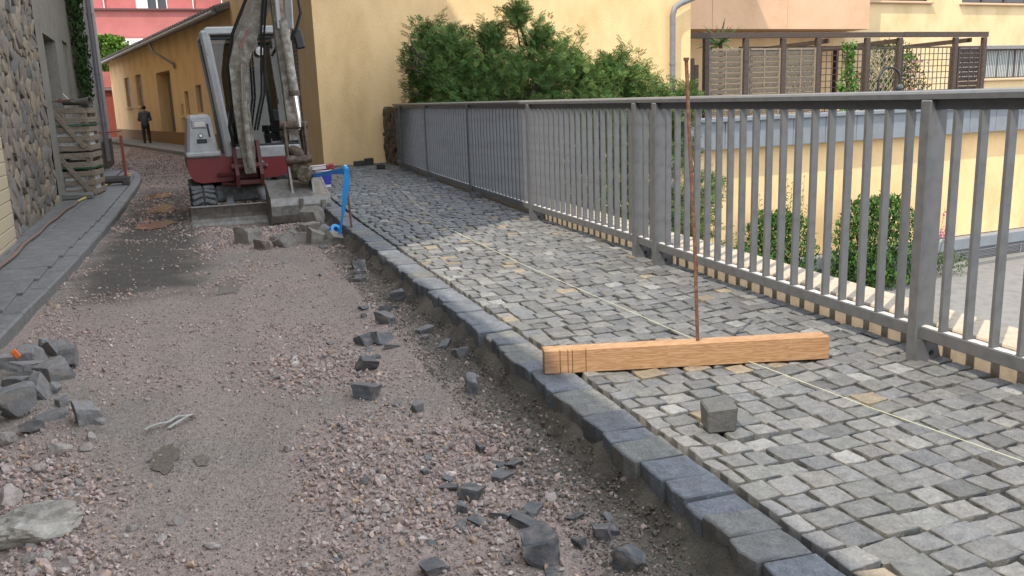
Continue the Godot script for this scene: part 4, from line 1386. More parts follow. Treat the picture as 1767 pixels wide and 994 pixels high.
func build_yard_plants() -> void:
	rng.seed = 505
	var gp := "bushes along the yellow wall"
	var b1 := climber("shrub", "bright green leafy shrub against the yellow wall near the tree", Vector3(13.1, -3.6, -16.6), Vector3(1.15, 2.0, 0.6), 5200, Color(0.06, 0.125, 0.028), 0.11, 0.5)
	var b2 := climber("shrub", "round dark green shrub with pink flower spikes beside it", Vector3(15.9, -3.6, -16.4), Vector3(1.35, 2.15, 0.75), 7000, Color(0.055, 0.12, 0.028), 0.11, 0.5)
	for b in [b1, b2]:
		b.set_meta("group", gp)
		for k in 9:
			var st := MB.new()
			st.col = Color(0.06, 0.11, 0.03)
			var x := rng.randf_range(-1.0, 1.0)
			var h := rng.randf_range(2.2, 3.0) if b == b1 else rng.randf_range(2.0, 2.5)
			st.tube([Vector3(x * 0.6, 1.2, 0.1), Vector3(x, h * 0.8, 0.15), Vector3(x + 0.05, h, 0.15)], [0.01, 0.007, 0.003], 4)
			for j in 16:
				var y := lerpf(1.6, h, j / 16.0)
				var d := Vector3(1 if j % 2 else -1, 0.7, rng.randf_range(-0.6, 0.6)).normalized()
				var at := Vector3(lerpf(x * 0.8, x, j / 16.0), y, 0.14)
				st.tri(at, at + d * 0.06 + Vector3(0, 0.03, 0), at + d * 0.1)
			part("shoot", st, M.leaf, b)
	var fl := thing("valerian", "pink flower spikes rising beside the dark green shrub", "flowers", Vector3(17.35, -3.6, -16.3))
	for k in 22:
		var x := rng.randf_range(-0.55, 0.45); var z := rng.randf_range(-0.3, 0.3); var h := rng.randf_range(1.2, 2.15)
		var st := MB.new()
		st.col = Color(0.06, 0.11, 0.04)
		st.tube([Vector3(x * 0.5, 0, z * 0.5), Vector3(x, h, z)], [0.008, 0.004], 4)
		st.col = Color(0.5, 0.17, 0.3)
		for j in 14:
			var p := Vector3(x, h - rng.randf() * 0.25, z) + Vector3(rng.randfn(), 0, rng.randfn()) * 0.03
			st.box(p, Vector3.ONE * rng.randf_range(0.015, 0.03), 0, spin(rng))
		part("flower_spike", st, M.leaf, fl)
	climber("ground_plant", "low weeds growing at the foot of the yellow wall", Vector3(18.4, -3.6, -16.5), Vector3(0.7, 0.55, 0.35), 500, Color(0.07, 0.12, 0.03), 0.08, 0.4)
	climber("ground_plant", "leafy weeds between the tree and the bright green shrub", Vector3(11.4, -3.6, -15.8), Vector3(0.9, 1.4, 0.5), 1500, Color(0.05, 0.1, 0.025), 0.1, 0.5)
	# the big tree behind the railing
	var tr := thing("ash_tree", "large bushy tree with feathered leaves behind the railing", "tree", Vector3(6.5, -3.6, -15.0))
	var o := Vector3(6.5, -3.6, -15.0)
	var lobes := [[5.5, 1.75, 0.5], [6.15, 1.75, 0.5], [5.9, 0.9, 0.8], [5.15, 1.2, 0.7], [7.1, 1.6, 0.45], [4.5, 1.7, 0.4], [4.3, 1.25, 0.6], [4.05, 2.0, 0.4], [4.45, 0.6, 0.6], [7.9, 0.6, 0.8], [8.7, 0.4, 0.7], [4.6, 2.2, 0.25], [8.45, 1.15, 0.42], [8.9, 1.1, 0.3], [4.85, 1.55, 0.5, -16.4], [4.85, 2.35, 0.4, -16.4], [4.5, 2.0, 0.2, -16.4], [5.4, 1.8, 0.7, -16.3], [5.5, 0.8, 0.7, -16.3], [5.0, 1.6, 0.6], [5.6, 1.15, 0.95], [6.4, 1.35, 0.95], [6.75, 1.85, 0.42], [7.3, 1.15, 0.8], [8.1, 1.05, 0.6], [8.8, 0.95, 0.45], [5.3, 0.2, 0.9], [6.5, 0.0, 1.1], [7.7, -0.2, 1.05], [8.6, -0.3, 0.9], [9.2, -0.9, 0.7], [7.0, -1.3, 1.1], [8.3, -1.6, 1.0], [5.75, 2.7, 0.16], [6.1, 2.3, 0.2], [5.3, 2.35, 0.22], [3.95, 1.75, 0.22], [7.6, 1.75, 0.35], [5.6, -1.2, 0.8], [9.3, -1.9, 0.8]]
	var xf := []; var cols := []
	var limbs := MB.new()
	limbs.tube([Vector3(0, -0.2, 0), Vector3(0.1, 1.5, 0.1), Vector3(-0.1, 3.0, 0.0), Vector3(-0.3, 4.6, 0.2), Vector3(-0.55, 5.5, 0.4), Vector3(-0.72, 6.35, 0.5)], [0.14, 0.11, 0.08, 0.05, 0.02, 0.004], 10)
	var li := MB.new()
	for l in lobes:
		var c := Vector3(l[0], l[1], (l[3] if l.size() > 3 else -14.4) + rng.randf_range(-0.5, 0.4)) - o
		var r: float = l[2]
		var base := Vector3(0, clampf(c.y - 1.6, 0.8, 4.5), 0.05)
		var mid := base.lerp(c, 0.55) + Vector3(0, 0.15, 0)
		li.tube([base, mid, c, c + Vector3(rng.randf_range(-0.2, 0.2), r * 0.7, 0)], [0.045, 0.03, 0.016, 0.004], 6)
		for q in int(64 * r) + 4:      # sprays of leaves within the lobe
			var d := Vector3(rng.randfn(), rng.randfn() * 0.9, rng.randfn() * 1.1).normalized() * r * pow(rng.randf(), 0.4) * 1.3
			var s := c + d
			var out := (d + Vector3(0, 0.25, 0)).normalized()
			if q % 2 == 0: li.tube([c + d * 0.3, s], [0.01, 0.003], 4, false)
			for j in 22:
				var ang := rng.randf() * TAU
				var pos := s - out * rng.randf() * 0.28 + Vector3(rng.randfn(), rng.randfn(), rng.randfn()) * 0.07
				if pos.x + o.x < along(RAILX, pos.z + o.z) + (0.35 if pos.z + o.z > -15.7 else 0.22): continue
				if pos.z + o.z < -17.5: continue
				var dr := (out * 0.7 + Vector3(cos(ang), rng.randf_range(-0.35, 0.5), sin(ang))).normalized()
				var sd := dr.cross(Vector3(rng.randfn(), rng.randfn() * 0.3, rng.randfn())).normalized()
				var nn := sd.cross(dr).normalized()
				if nn.y < 0.0: nn = -nn; sd = -sd
				xf.append(Transform3D(Basis(sd, dr, nn) * Basis.from_scale(Vector3.ONE * rng.randf_range(0.09, 0.19)), pos))
				var v := rng.randf_range(0.6, 1.35)
				cols.append(Color(0.085 * v * rng.randf_range(0.8, 1.35), 0.15 * v, 0.042 * v))
	part("trunk", limbs, M.bark, tr)
	part("limbs", li, M.bark, tr)
	scatter("crown", pinnate_mesh(4, 0.055), xf, cols, M.leaf, tr)

# ---------------------------------------------------------------- excavator
func at_base(mb: MB, o: Vector3) -> MB:   # world coordinates to the thing's own
	for i in mb.v.size(): mb.v[i] -= o
	return mb

func box_sweep(mb: MB, st: Array) -> void:   # stations: [centre, width, depth]; a closed box-section arm
	var rings := []
	for i in st.size():
		var a: Vector3 = st[maxi(i - 1, 0)][0]; var b: Vector3 = st[mini(i + 1, st.size() - 1)][0]
		var d := (b - a).normalized()
		var sx := (Vector3.RIGHT - d * d.x).normalized()
		var sz := sx.cross(d).normalized()
		var w: float = st[i][1] * 0.5; var h: float = st[i][2] * 0.5
		var c: Vector3 = st[i][0]
		rings.append([c - sx * w - sz * h, c + sx * w - sz * h, c + sx * w + sz * h, c - sx * w + sz * h])
	for i in st.size() - 1:
		var ctr: Vector3 = (st[i][0] + st[i + 1][0]) * 0.5
		for k in 4:
			var j := (k + 1) % 4
			mb.face([rings[i][k], rings[i][j], rings[i + 1][j], rings[i + 1][k]], ctr)
	mb.face(rings[0], st[1][0]); mb.face(rings[-1], st[-2][0])

func build_excavator() -> void:
	var o := Vector3(0.95, -0.16, -12.5)
	var ex := thing("mini_excavator", "white and red mini excavator with muddy boom parked on the roadbed", "excavator", o)
	var S := 512
	var fd := field(S, [[81, 6, 4, 0.7], [82, 40, 3, 0.45], [83, 150, 1, 0.2]])
	var t_dirty := ramp_tex(fd, S, [[0.0, Color(0.1, 0.08, 0.055)], [0.3, Color(0.17, 0.145, 0.11)], [0.5, Color(0.26, 0.235, 0.195)], [0.68, Color(0.34, 0.32, 0.28)], [0.78, Color(0.46, 0.45, 0.42)], [1.0, Color(0.5, 0.49, 0.46)]])
	var n_dirty := bump_tex(fd, S, 2.0)
	var muddy := mat(Color(1, 1, 1), 0.75, t_dirty, 1.4, n_dirty, 0.6)
	var t_mud := ramp_tex(fd, S, [[0.0, Color(0.025, 0.018, 0.012)], [0.5, Color(0.085, 0.06, 0.038)], [0.8, Color(0.18, 0.14, 0.1)], [1.0, Color(0.25, 0.22, 0.18)]])
	var mudm := mat(Color(1, 1, 1), 0.85, t_mud, 2.0, n_dirty, 1.0)
	var t_stl := ramp_tex(fd, S, [[0.0, Color(0.09, 0.076, 0.06)], [0.45, Color(0.18, 0.166, 0.145)], [1.0, Color(0.29, 0.28, 0.265)]])
	var steel := mat(Color(1, 1, 1), 0.45, t_stl, 1.6, n_dirty, 0.3)
	steel.metallic = 0.35
	var t_wht := ramp_tex(fd, S, [[0.0, Color(0.2, 0.185, 0.16)], [0.3, Color(0.3, 0.3, 0.29)], [1.0, Color(0.38, 0.39, 0.395)]])
	var white := mat(Color(1, 1, 1), 0.4, t_wht, 0.9)
	var red := mat(lin(0.17, 0.012, 0.015), 0.45)
	var oldred := mat(lin(0.26, 0.05, 0.04), 0.6, t_wht, 1.5)
	var rubber := mat(lin(0.035, 0.035, 0.036), 0.85, null)
	var greyrub := mat(Color(1, 1, 1), 0.9, ramp_tex(fd, S, [[0.0, Color(0.05, 0.05, 0.05)], [0.5, Color(0.12, 0.12, 0.12)], [1.0, Color(0.2, 0.2, 0.2)]]), 2.0)
	var black: Material = M.dark
	var chrome := mat(lin(0.8, 0.8, 0.8), 0.12); chrome.metallic = 1.0
	var glass := mat(Color(0.03, 0.05, 0.045, 0.66), 0.03)
	glass.transparency = BaseMaterial3D.TRANSPARENCY_ALPHA
	var add := func(called: String, mb: MB, m: Material, parent: Node, label := "") -> MeshInstance3D: return part(called, at_base(mb, o), m, parent, label)
	# tracks
	for s in 2:
		var x0 := 0.20 if s == 0 else 1.32
		var zc0 := -11.78; var zc1 := -13.35; var r := 0.2; var yc := 0.05
		var loop := []
		for k in 9:
			var t := -PI * 0.5 + PI * k / 8.0
			loop.append(Vector2(zc0 + cos(t) * r, yc + sin(t) * r))
		for k in 9:
			var t := PI * 0.5 + PI * k / 8.0
			loop.append(Vector2(zc1 + cos(t) * r, yc + sin(t) * r))
		var mb := MB.new()
		mb.prism(loop.map(func(p): return [p.x, p.y]), Vector3(x0 + 0.02, 0, 0), Vector3(0, 0, 1), Vector3.UP, Vector3(0.26, 0, 0))
		var tk: Node = add.call("track", mb, rubber, ex)
		for k in loop.size():
			var a: Vector2 = loop[k]; var b: Vector2 = loop[(k + 1) % loop.size()]
			var n := maxi(1, int(a.distance_to(b) / 0.078))
			for j in n:
				var c := a.lerp(b, (j + 0.5) / n)
				var d := (b - a).normalized()
				var f := Vector3(0, d.y, d.x)
				var up := Vector3(1, 0, 0).cross(f).normalized()
				var cen := Vector2((zc0 + zc1) * 0.5, yc)
				if up.dot(Vector3(0, c.y - yc, clampf(c.x, zc1, zc0) * -1.0 + c.x)) < 0: up = -up
				for h in 2:
					var lug := MB.new()
					var p := Vector3(x0 + 0.075 + h * 0.15, c.y, c.x) + up * 0.008
					lug.box(p, Vector3(0.135, 0.05, 0.022), 0.008, Basis(Vector3.RIGHT, f, up.normalized()) * Basis(Vector3.BACK, 0.35 * (1 if h == 0 else -1)))
					add.call("lug", lug, greyrub, tk)
		for k in 4:
			var w := MB.new()
			w.lathe(Vector3(x0 + (0.0 if s == 1 else 0.3) - 0.01, 0.03, lerpf(zc0, zc1, k / 3.0)), [[0.0, -0.02], [0.13, -0.02], [0.13, 0.02], [0.0, 0.02]], 16, Vector3.RIGHT)
			add.call("roller", w, black, tk)
	# car body between the tracks
	var mb := MB.new()
	mb.box(Vector3(0.93, 0.14, -12.5), Vector3(0.85, 0.22, 1.1), 0.03)
	mb.lathe(Vector3(0.93, 0.2, -12.5), [[0.36, 0.0], [0.36, 0.12], [0.32, 0.12]], 24)
	for s in [-1, 1]: mb.beam(Vector3(0.93 + s * 0.25, 0.08, -11.9), Vector3(0.93 + s * 0.3, 0.0, -11.2), 0.09, 0.1, 0.01)
	mb.tube([Vector3(1.02, 0.3, -11.95), Vector3(1.08, 0.05, -11.3)], [0.055], 12)
	add.call("undercarriage", mb, greyrub, ex)
	# dozer blade
	mb = MB.new()
	var prof := []
	for k in 7:
		var t := k / 6.0
		prof.append([-0.05 * sin(t * PI) , -0.22 + 0.3 * t])
	for k in 7:
		var t := 1.0 - k / 6.0
		prof.append([-0.05 * sin(t * PI) - 0.03, -0.22 + 0.3 * t])
	mb.prism(prof, Vector3(0.17, 0, -11.02), Vector3(0, 0, 1), Vector3.UP, Vector3(1.42, 0, 0))
	mb.box(Vector3(0.88, 0.085, -11.03), Vector3(1.42, 0.02, 0.05), 0.005)
	add.call("dozer_blade", mb, steel, ex)
	# red lower body with a curved left corner
	mb = MB.new()
	mb.prism([[0.205, 0.63], [0.205, 0.5], [0.225, 0.4], [0.27, 0.33], [0.36, 0.3], [1.3, 0.33], [1.62, 0.4], [1.64, 0.63]], Vector3(0, 0, -11.9), Vector3.RIGHT, Vector3.UP, Vector3(0, 0, -1.7))
	var lower: Node = add.call("lower_body", mb, red, ex)
	mb = MB.new()
	mb.box(Vector3(1.12, 0.49, -11.893), Vector3(0.1, 0.1, 0.006), 0.002, Basis(Vector3.BACK, PI / 4))
	add.call("diamond_sticker", mb, mat(lin(0.35, 0.45, 0.45), 0.5), lower)
	# white side housing
	mb = MB.new()
	mb.hexa([Vector3(0.57, 0.64, -13.2), Vector3(0.205, 0.64, -13.2), Vector3(0.535, 1.17, -13.2), Vector3(0.265, 1.16, -13.2), Vector3(0.605, 0.64, -11.87), Vector3(0.205, 0.64, -11.87), Vector3(0.54, 1.17, -11.9), Vector3(0.265, 1.16, -11.9)], 0.035)
	var hs: Node = add.call("side_housing", mb, white, ex)
	mb = MB.new()
	mb.hexa([Vector3(0.62, 0.63, -13.22), Vector3(0.195, 0.63, -13.22), Vector3(0.615, 0.70, -13.22), Vector3(0.2, 0.70, -13.22), Vector3(0.62, 0.63, -11.85), Vector3(0.195, 0.63, -11.85), Vector3(0.612, 0.70, -11.85), Vector3(0.2, 0.70, -11.85)], 0.02)
	add.call("housing_rim", mb, white, hs)
	mb = MB.new()
	mb.box(Vector3(0.395, 1.05, -11.886), Vector3(0.19, 0.11, 0.02), 0.012)
	add.call("lamp_surround", mb, mat(lin(0.3, 0.3, 0.3), 0.5), hs)
	mb = MB.new()
	mb.box(Vector3(0.397, 1.045, -11.875), Vector3(0.13, 0.065, 0.012), 0.004)
	add.call("work_lamp", mb, mat(lin(0.5, 0.47, 0.42), 0.12), hs)
	mb = MB.new()
	mb.box(Vector3(0.5, 0.965, -11.88), Vector3(0.022, 0.17, 0.012), 0.006, Basis(Vector3.BACK, 0.1))
	mb.box(Vector3(0.408, 0.835, -11.874), Vector3(0.125, 0.055, 0.012), 0.006)
	add.call("handle_slot", mb, black, hs)
	mb = MB.new()
	mb.lathe(Vector3(0.4, 0.905, -11.876), [[0.028, 0.0], [0.028, 0.006], [0.0, 0.006]], 16, Vector3.BACK)
	var bd: Node = add.call("round_badge", mb, black, hs)
	mb = MB.new()
	mb.lathe(Vector3(0.4, 0.905, -11.869), [[0.018, 0.0], [0.018, 0.004], [0.0, 0.004]], 16, Vector3.BACK)
	add.call("badge_centre", mb, mat(lin(0.8, 0.8, 0.8), 0.4), bd)
	# cab
	var c := {"tlf": Vector3(0.57, 2.2, -11.98), "trf": Vector3(1.6, 2.22, -11.98), "blf": Vector3(0.74, 0.6, -11.93), "brf": Vector3(1.66, 0.6, -11.93)}
	for k in ["tlf", "trf", "blf", "brf"]: c[k.replace("f", "b")] = c[k] + Vector3(0.0, 0.0, -1.15)
	c["blb"] = c.blf + Vector3(0, 0, -1.15)
	c["tlb"] = c.tlf + Vector3(0, 0, -1.15); c["trb"] = c.trf + Vector3(0, 0, -1.15); c["brb"] = c.brf + Vector3(0, 0, -1.15)
	mb = MB.new()
	mb.beam(c.blf, c.tlf, 0.12, 0.1, 0.03, Vector3.BACK); mb.beam(c.brf, c.trf, 0.07, 0.08, 0.02, Vector3.BACK)
	mb.beam(c.blb, c.tlb, 0.1, 0.1, 0.02, Vector3.BACK); mb.beam(c.brb, c.trb, 0.08, 0.08, 0.02, Vector3.BACK)
	mb.beam(c.blf + Vector3(0.02, 0.06, 0), c.brf + Vector3(-0.02, 0.06, 0), 0.08, 0.16, 0.02)
	mb.beam(c.blf + Vector3(0, 0.1, -0.03), c.blb + Vector3(0, 0.1, 0), 0.08, 0.2, 0.02)
	mb.beam(c.brf + Vector3(0, 0.2, -0.03), c.brb + Vector3(0, 0.2, 0), 0.08, 0.4, 0.02)
	mb.beam(c.blb + Vector3(0.02, 0.3, 0), c.brb + Vector3(-0.02, 0.3, 0), 0.06, 0.6, 0.02)
	var cab: Node = add.call("cab_frame", mb, white, ex)
	mb = MB.new()
	mb.hexa([c.tlb + Vector3(-0.05, -0.05, -0.05), c.trb + Vector3(0.05, -0.05, -0.05), c.tlb + Vector3(0.02, 0.06, 0), c.trb + Vector3(-0.02, 0.06, 0), c.tlf + Vector3(-0.05, -0.06, 0.05), c.trf + Vector3(0.05, -0.06, 0.05), c.tlf + Vector3(0.02, 0.04, 0.02), c.trf + Vector3(-0.02, 0.04, 0.02)], 0.02)
	add.call("roof", mb, white, cab)
	# dark seals and glass in front and at the sides
	for q in [["blf", "brf", "trf", "tlf"], ["blf", "blb", "tlb", "tlf"], ["brf", "brb", "trb", "trf"], ["blb", "brb", "trb", "tlb"]]:
		var P := []
		for k in q: P.append(c[k])
		var ctr: Vector3 = (P[0] + P[1] + P[2] + P[3]) * 0.25
		var inn := []
		for k in 4: inn.append(P[k].lerp(ctr, 0.09) + Vector3(0, 0.08 if k < 2 else -0.03, 0))
		var gl := MB.new()
		gl.face(inn, Vector3(1.15, 1.4, -12.55))
		add.call("window_pane", gl, glass, cab)
		var sl := MB.new()
		for k in 4: sl.beam(inn[k], inn[(k + 1) % 4], 0.035, 0.035, 0.008)
		add.call("window_seal", sl, black, cab)
	# seat, levers, floor
	mb = MB.new()
	mb.hexa([Vector3(1.0, 1.0, -12.82), Vector3(1.44, 1.0, -12.82), Vector3(1.08, 1.78, -12.95), Vector3(1.34, 1.78, -12.95), Vector3(1.0, 1.0, -12.68), Vector3(1.44, 1.0, -12.68), Vector3(1.08, 1.78, -12.84), Vector3(1.34, 1.78, -12.84)], 0.03)
	mb.box(Vector3(1.22, 0.95, -12.6), Vector3(0.46, 0.14, 0.44), 0.03)
	add.call("seat", mb, black, cab)
	mb = MB.new()
	mb.box(Vector3(1.2, 0.62, -12.5), Vector3(0.86, 0.06, 1.05))
	mb.box(Vector3(0.95, 0.85, -12.6), Vector3(0.16, 0.4, 0.5), 0.02); mb.box(Vector3(1.5, 0.85, -12.6), Vector3(0.14, 0.4, 0.5), 0.02)
	add.call("console", mb, mat(lin(0.045, 0.05, 0.05), 0.6), cab)
	for k in 3:
		mb = MB.new()
		var x := 1.1 + k * 0.09
		mb.tube([Vector3(x, 0.65, -12.15), Vector3(x - 0.02, 1.25, -12.2)], [0.011], 8)
		mb.tube([Vector3(x - 0.02, 1.22, -12.2), Vector3(x - 0.02, 1.3, -12.2)], [0.022], 8)
		add.call("lever", mb, mat(lin(0.1, 0.1, 0.1), 0.4), cab)
	mb = MB.new()
	mb.tube([Vector3(1.66, 2.15, -11.95), Vector3(1.74, 2.2, -11.86)], [0.012], 6)
	mb.box(Vector3(1.72, 2.08, -11.84), Vector3(0.12, 0.26, 0.04), 0.02, Basis(Vector3.BACK, 0.18))
	add.call("mirror", mb, black, cab)
	mb = MB.new()
	mb.lathe(Vector3(1.22, 1.93, -11.86), [[0.05, 0.0], [0.055, 0.05], [0.0, 0.06]], 14, Vector3.BACK)
	add.call("work_lamp", mb, mat(lin(0.7, 0.7, 0.68), 0.1), cab)
	# swing bracket
	mb = MB.new()
	for s in [-1, 1]:
		var x = 0.93 + s * 0.15
		mb.prism([[0.0, 0.3], [0.34, 0.24], [0.38, 0.4], [0.2, 0.66], [0.1, 0.82], [0.02, 0.82], [-0.03, 0.5]], Vector3(x - 0.022, 0, -11.92), Vector3.BACK, Vector3.UP, Vector3(0.044, 0, 0))
	mb.box(Vector3(0.93, 0.30, -11.74), Vector3(0.34, 0.06, 0.3), 0.01)
	mb.box(Vector3(0.93, 0.45, -11.82), Vector3(0.26, 0.22, 0.05), 0.01)
	mb.beam(Vector3(0.56, 0.4, -11.85), Vector3(0.8, 0.41, -11.7), 0.06, 0.05, 0.01); mb.beam(Vector3(0.6, 0.28, -11.85), Vector3(0.8, 0.27, -11.7), 0.06, 0.04, 0.01)
	var br: Node = add.call("swing_bracket", mb, oldred, ex)
	mb = MB.new()
	mb.tube([Vector3(0.72, 0.5, -11.66), Vector3(1.15, 0.5, -11.66)], [0.045], 14)
	add.call("pin", mb, oldred, br)
	# boom: straight foot, broad bend, upper run towards the camera and the right
	mb = MB.new()
	box_sweep(mb, [[Vector3(0.945, 0.42, -11.66), 0.13, 0.12], [Vector3(0.925, 0.8, -11.6), 0.18, 0.18], [Vector3(0.895, 1.3, -11.52), 0.19, 0.22], [Vector3(0.90, 1.75, -11.45), 0.22, 0.3], [Vector3(0.97, 2.0, -11.38), 0.23, 0.32], [Vector3(1.1, 2.25, -11.28), 0.2, 0.3], [Vector3(1.30, 2.6, -11.12), 0.19, 0.25], [Vector3(1.45, 3.05, -11.0), 0.18, 0.2]])
	var boom: Node = add.call("boom", mb, muddy, ex)
	mb = MB.new()      # boom cylinder in front of the foot
	mb.tube([Vector3(0.94, 0.5, -11.48), Vector3(0.92, 1.3, -11.36)], [0.038], 14)
	add.call("cylinder", mb, muddy, boom)
	mb = MB.new()
	mb.tube([Vector3(0.92, 1.28, -11.36), Vector3(0.94, 1.75, -11.24)], [0.026], 12)
	add.call("piston_rod", mb, chrome, boom)
	for k in 2:   # hoses
		mb = MB.new()
		var x := 1.08 + k * 0.035
		mb.tube([Vector3(x - 0.05, 0.95, -11.5), Vector3(x + 0.06, 1.4, -11.32), Vector3(x + 0.08, 1.75, -11.24), Vector3(x + 0.1, 2.1, -11.12), Vector3(x + 0.16, 2.6, -11.0 + 0.02 * k)], [0.014], 7)
		add.call("hose", mb, black, boom)
	mb = MB.new()
	mb.tube([Vector3(0.78, 0.75, -11.7), Vector3(0.74, 1.0, -11.62), Vector3(0.79, 1.3, -11.5), Vector3(0.78, 1.7, -11.4), Vector3(0.86, 2.1, -11.25), Vector3(1.05, 2.5, -11.1)], [0.02], 7)
	add.call("hose", mb, black, boom)
	mb = MB.new()
	for k in 5:      # faded red print on the boom's flank
		mb.box(Vector3(0.935 + k * 0.026, 1.955 + k * 0.042, -11.187 + k * 0.014), Vector3(0.011, 0.06, 0.004), 0, Basis(Vector3.BACK, -0.35))
	add.call("faded_red_print", mb, mat(lin(0.32, 0.1, 0.085), 0.7), boom)
	# arm with its bucket cylinder
	mb = MB.new()
	box_sweep(mb, [[Vector3(1.46, 3.2, -10.98), 0.14, 0.22], [Vector3(1.37, 2.5, -11.02), 0.13, 0.2], [Vector3(1.39, 2.0, -11.05), 0.125, 0.18], [Vector3(1.42, 1.5, -11.06), 0.12, 0.16], [Vector3(1.445, 0.82, -11.04), 0.12, 0.13]])
	var arm: Node = add.call("arm", mb, muddy, ex)
	for s in [-1, 1]:
		mb = MB.new()
		mb.beam(Vector3(1.43 + s * 0.075, 2.75, -10.84), Vector3(1.425 + s * 0.06, 2.12, -10.86), 0.024, 0.1, 0.006)
		add.call("cheek_plate", mb, white, arm)
	mb = MB.new()
	mb.tube([Vector3(1.41, 2.22, -10.86), Vector3(1.425, 2.0, -10.87), Vector3(1.475, 1.38, -10.88)], [0.056], 16)
	var bc: Node = add.call("cylinder", mb, muddy, arm)
	mb = MB.new()
	mb.lathe(Vector3(1.475, 1.36, -10.88), [[0.0, -0.012], [0.065, -0.012], [0.065, 0.05], [0.05, 0.05]], 16)
	add.call("gland", mb, mudm, bc)
	mb = MB.new()
	mb.tube([Vector3(1.475, 1.37, -10.88), Vector3(1.505, 0.98, -10.88)], [0.028], 14)
	add.call("piston_rod", mb, chrome, bc)
	mb = MB.new()
	mb.tube([Vector3(1.5, 2.75, -10.9), Vector3(1.6, 2.6, -10.88), Vector3(1.63, 2.3, -10.9), Vector3(1.56, 2.1, -10.95), Vector3(1.49, 2.0, -11.0)], [0.018], 8)
	add.call("hose", mb, black, arm)
	# bucket linkage
	mb = MB.new()
	mb.tube([Vector3(1.27, 1.01, -10.9), Vector3(1.6, 1.0, -10.9)], [0.045], 14)
	mb.tube([Vector3(1.28, 0.9, -11.02), Vector3(1.6, 0.9, -11.02)], [0.04], 12)
	for s in [-1, 1]:
		mb.beam(Vector3(1.44 + s * 0.12, 1.03, -10.9), Vector3(1.44 + s * 0.12, 0.58, -10.8), 0.03, 0.11, 0.01, Vector3.BACK)
		mb.beam(Vector3(1.44 + s * 0.1, 0.95, -11.04), Vector3(1.46 + s * 0.1, 0.4, -10.95), 0.035, 0.16, 0.01, Vector3.BACK)
	mb.tube([Vector3(1.3, 0.6, -10.8), Vector3(1.6, 0.6, -10.8)], [0.05], 14)
	mb.tube([Vector3(1.38, 0.72, -10.9), Vector3(1.46, 0.66, -10.82), Vector3(1.52, 0.62, -10.86)], [0.06, 0.075, 0.05], 10)
	mb.box(Vector3(1.45, 0.5, -10.9), Vector3(0.2, 0.3, 0.18), 0.03)
	var lk: Node = add.call("linkage", mb, mudm, ex)
	mb = MB.new()
	mb.lathe(Vector3(1.49, 0.42, -10.72), [[0.0, 0.02], [0.085, 0.02], [0.1, 0.0], [0.1, -0.16], [0.0, -0.16]], 24, Vector3.BACK)
	add.call("round_cover", mb, mudm, lk)
	for s in [0, 1]:
		mb = MB.new()
		var x = 1.33 + s * 0.25
		mb.prism([[0.0, 0.25], [0.3, 0.17], [0.12, 0.52], [0.0, 0.5]], Vector3(x - 0.012, 0, -10.95), Vector3.BACK, Vector3.UP, Vector3(0.024, 0, 0))
		add.call("ear_plate", mb, steel, lk)
	# bucket: flat top plate, rolled shell, end plates
	mb = MB.new()
	var bp := [[-0.02, 0.35], [0.5, 0.17], [0.535, 0.08], [0.53, -0.03], [0.49, -0.12], [0.42, -0.18], [0.3, -0.215], [0.0, -0.22]]
	var ip := []
	for q in bp: ip.append([q[0] * 0.95 - 0.0, q[1] * 0.93])
	ip.reverse()
	mb.prism(bp + ip, Vector3(1.075, 0, -11.05), Vector3.BACK, Vector3.UP, Vector3(0.65, 0, 0))
	var bk: Node = add.call("bucket", mb, steel, ex)
	for s in [0, 1]:
		mb = MB.new()
		var ep := []
		for q in bp: ep.append([q[0] * 1.015 + 0.0, q[1] * 1.02])
		mb.prism(ep, Vector3(1.05 + s * 0.675, 0, -11.05), Vector3.BACK, Vector3.UP, Vector3(0.025, 0, 0))
		add.call("end_plate", mb, steel, bk)
	mb = MB.new()
	mb.box(Vector3(1.4, 0.1, -10.51), Vector3(0.05, 0.12, 0.02), 0.005, Basis(Vector3.RIGHT, 0.1))
	mb.box(Vector3(1.66, 0.06, -10.51), Vector3(0.06, 0.14, 0.02), 0.005)
	add.call("wear_strip", mb, steel, bk)

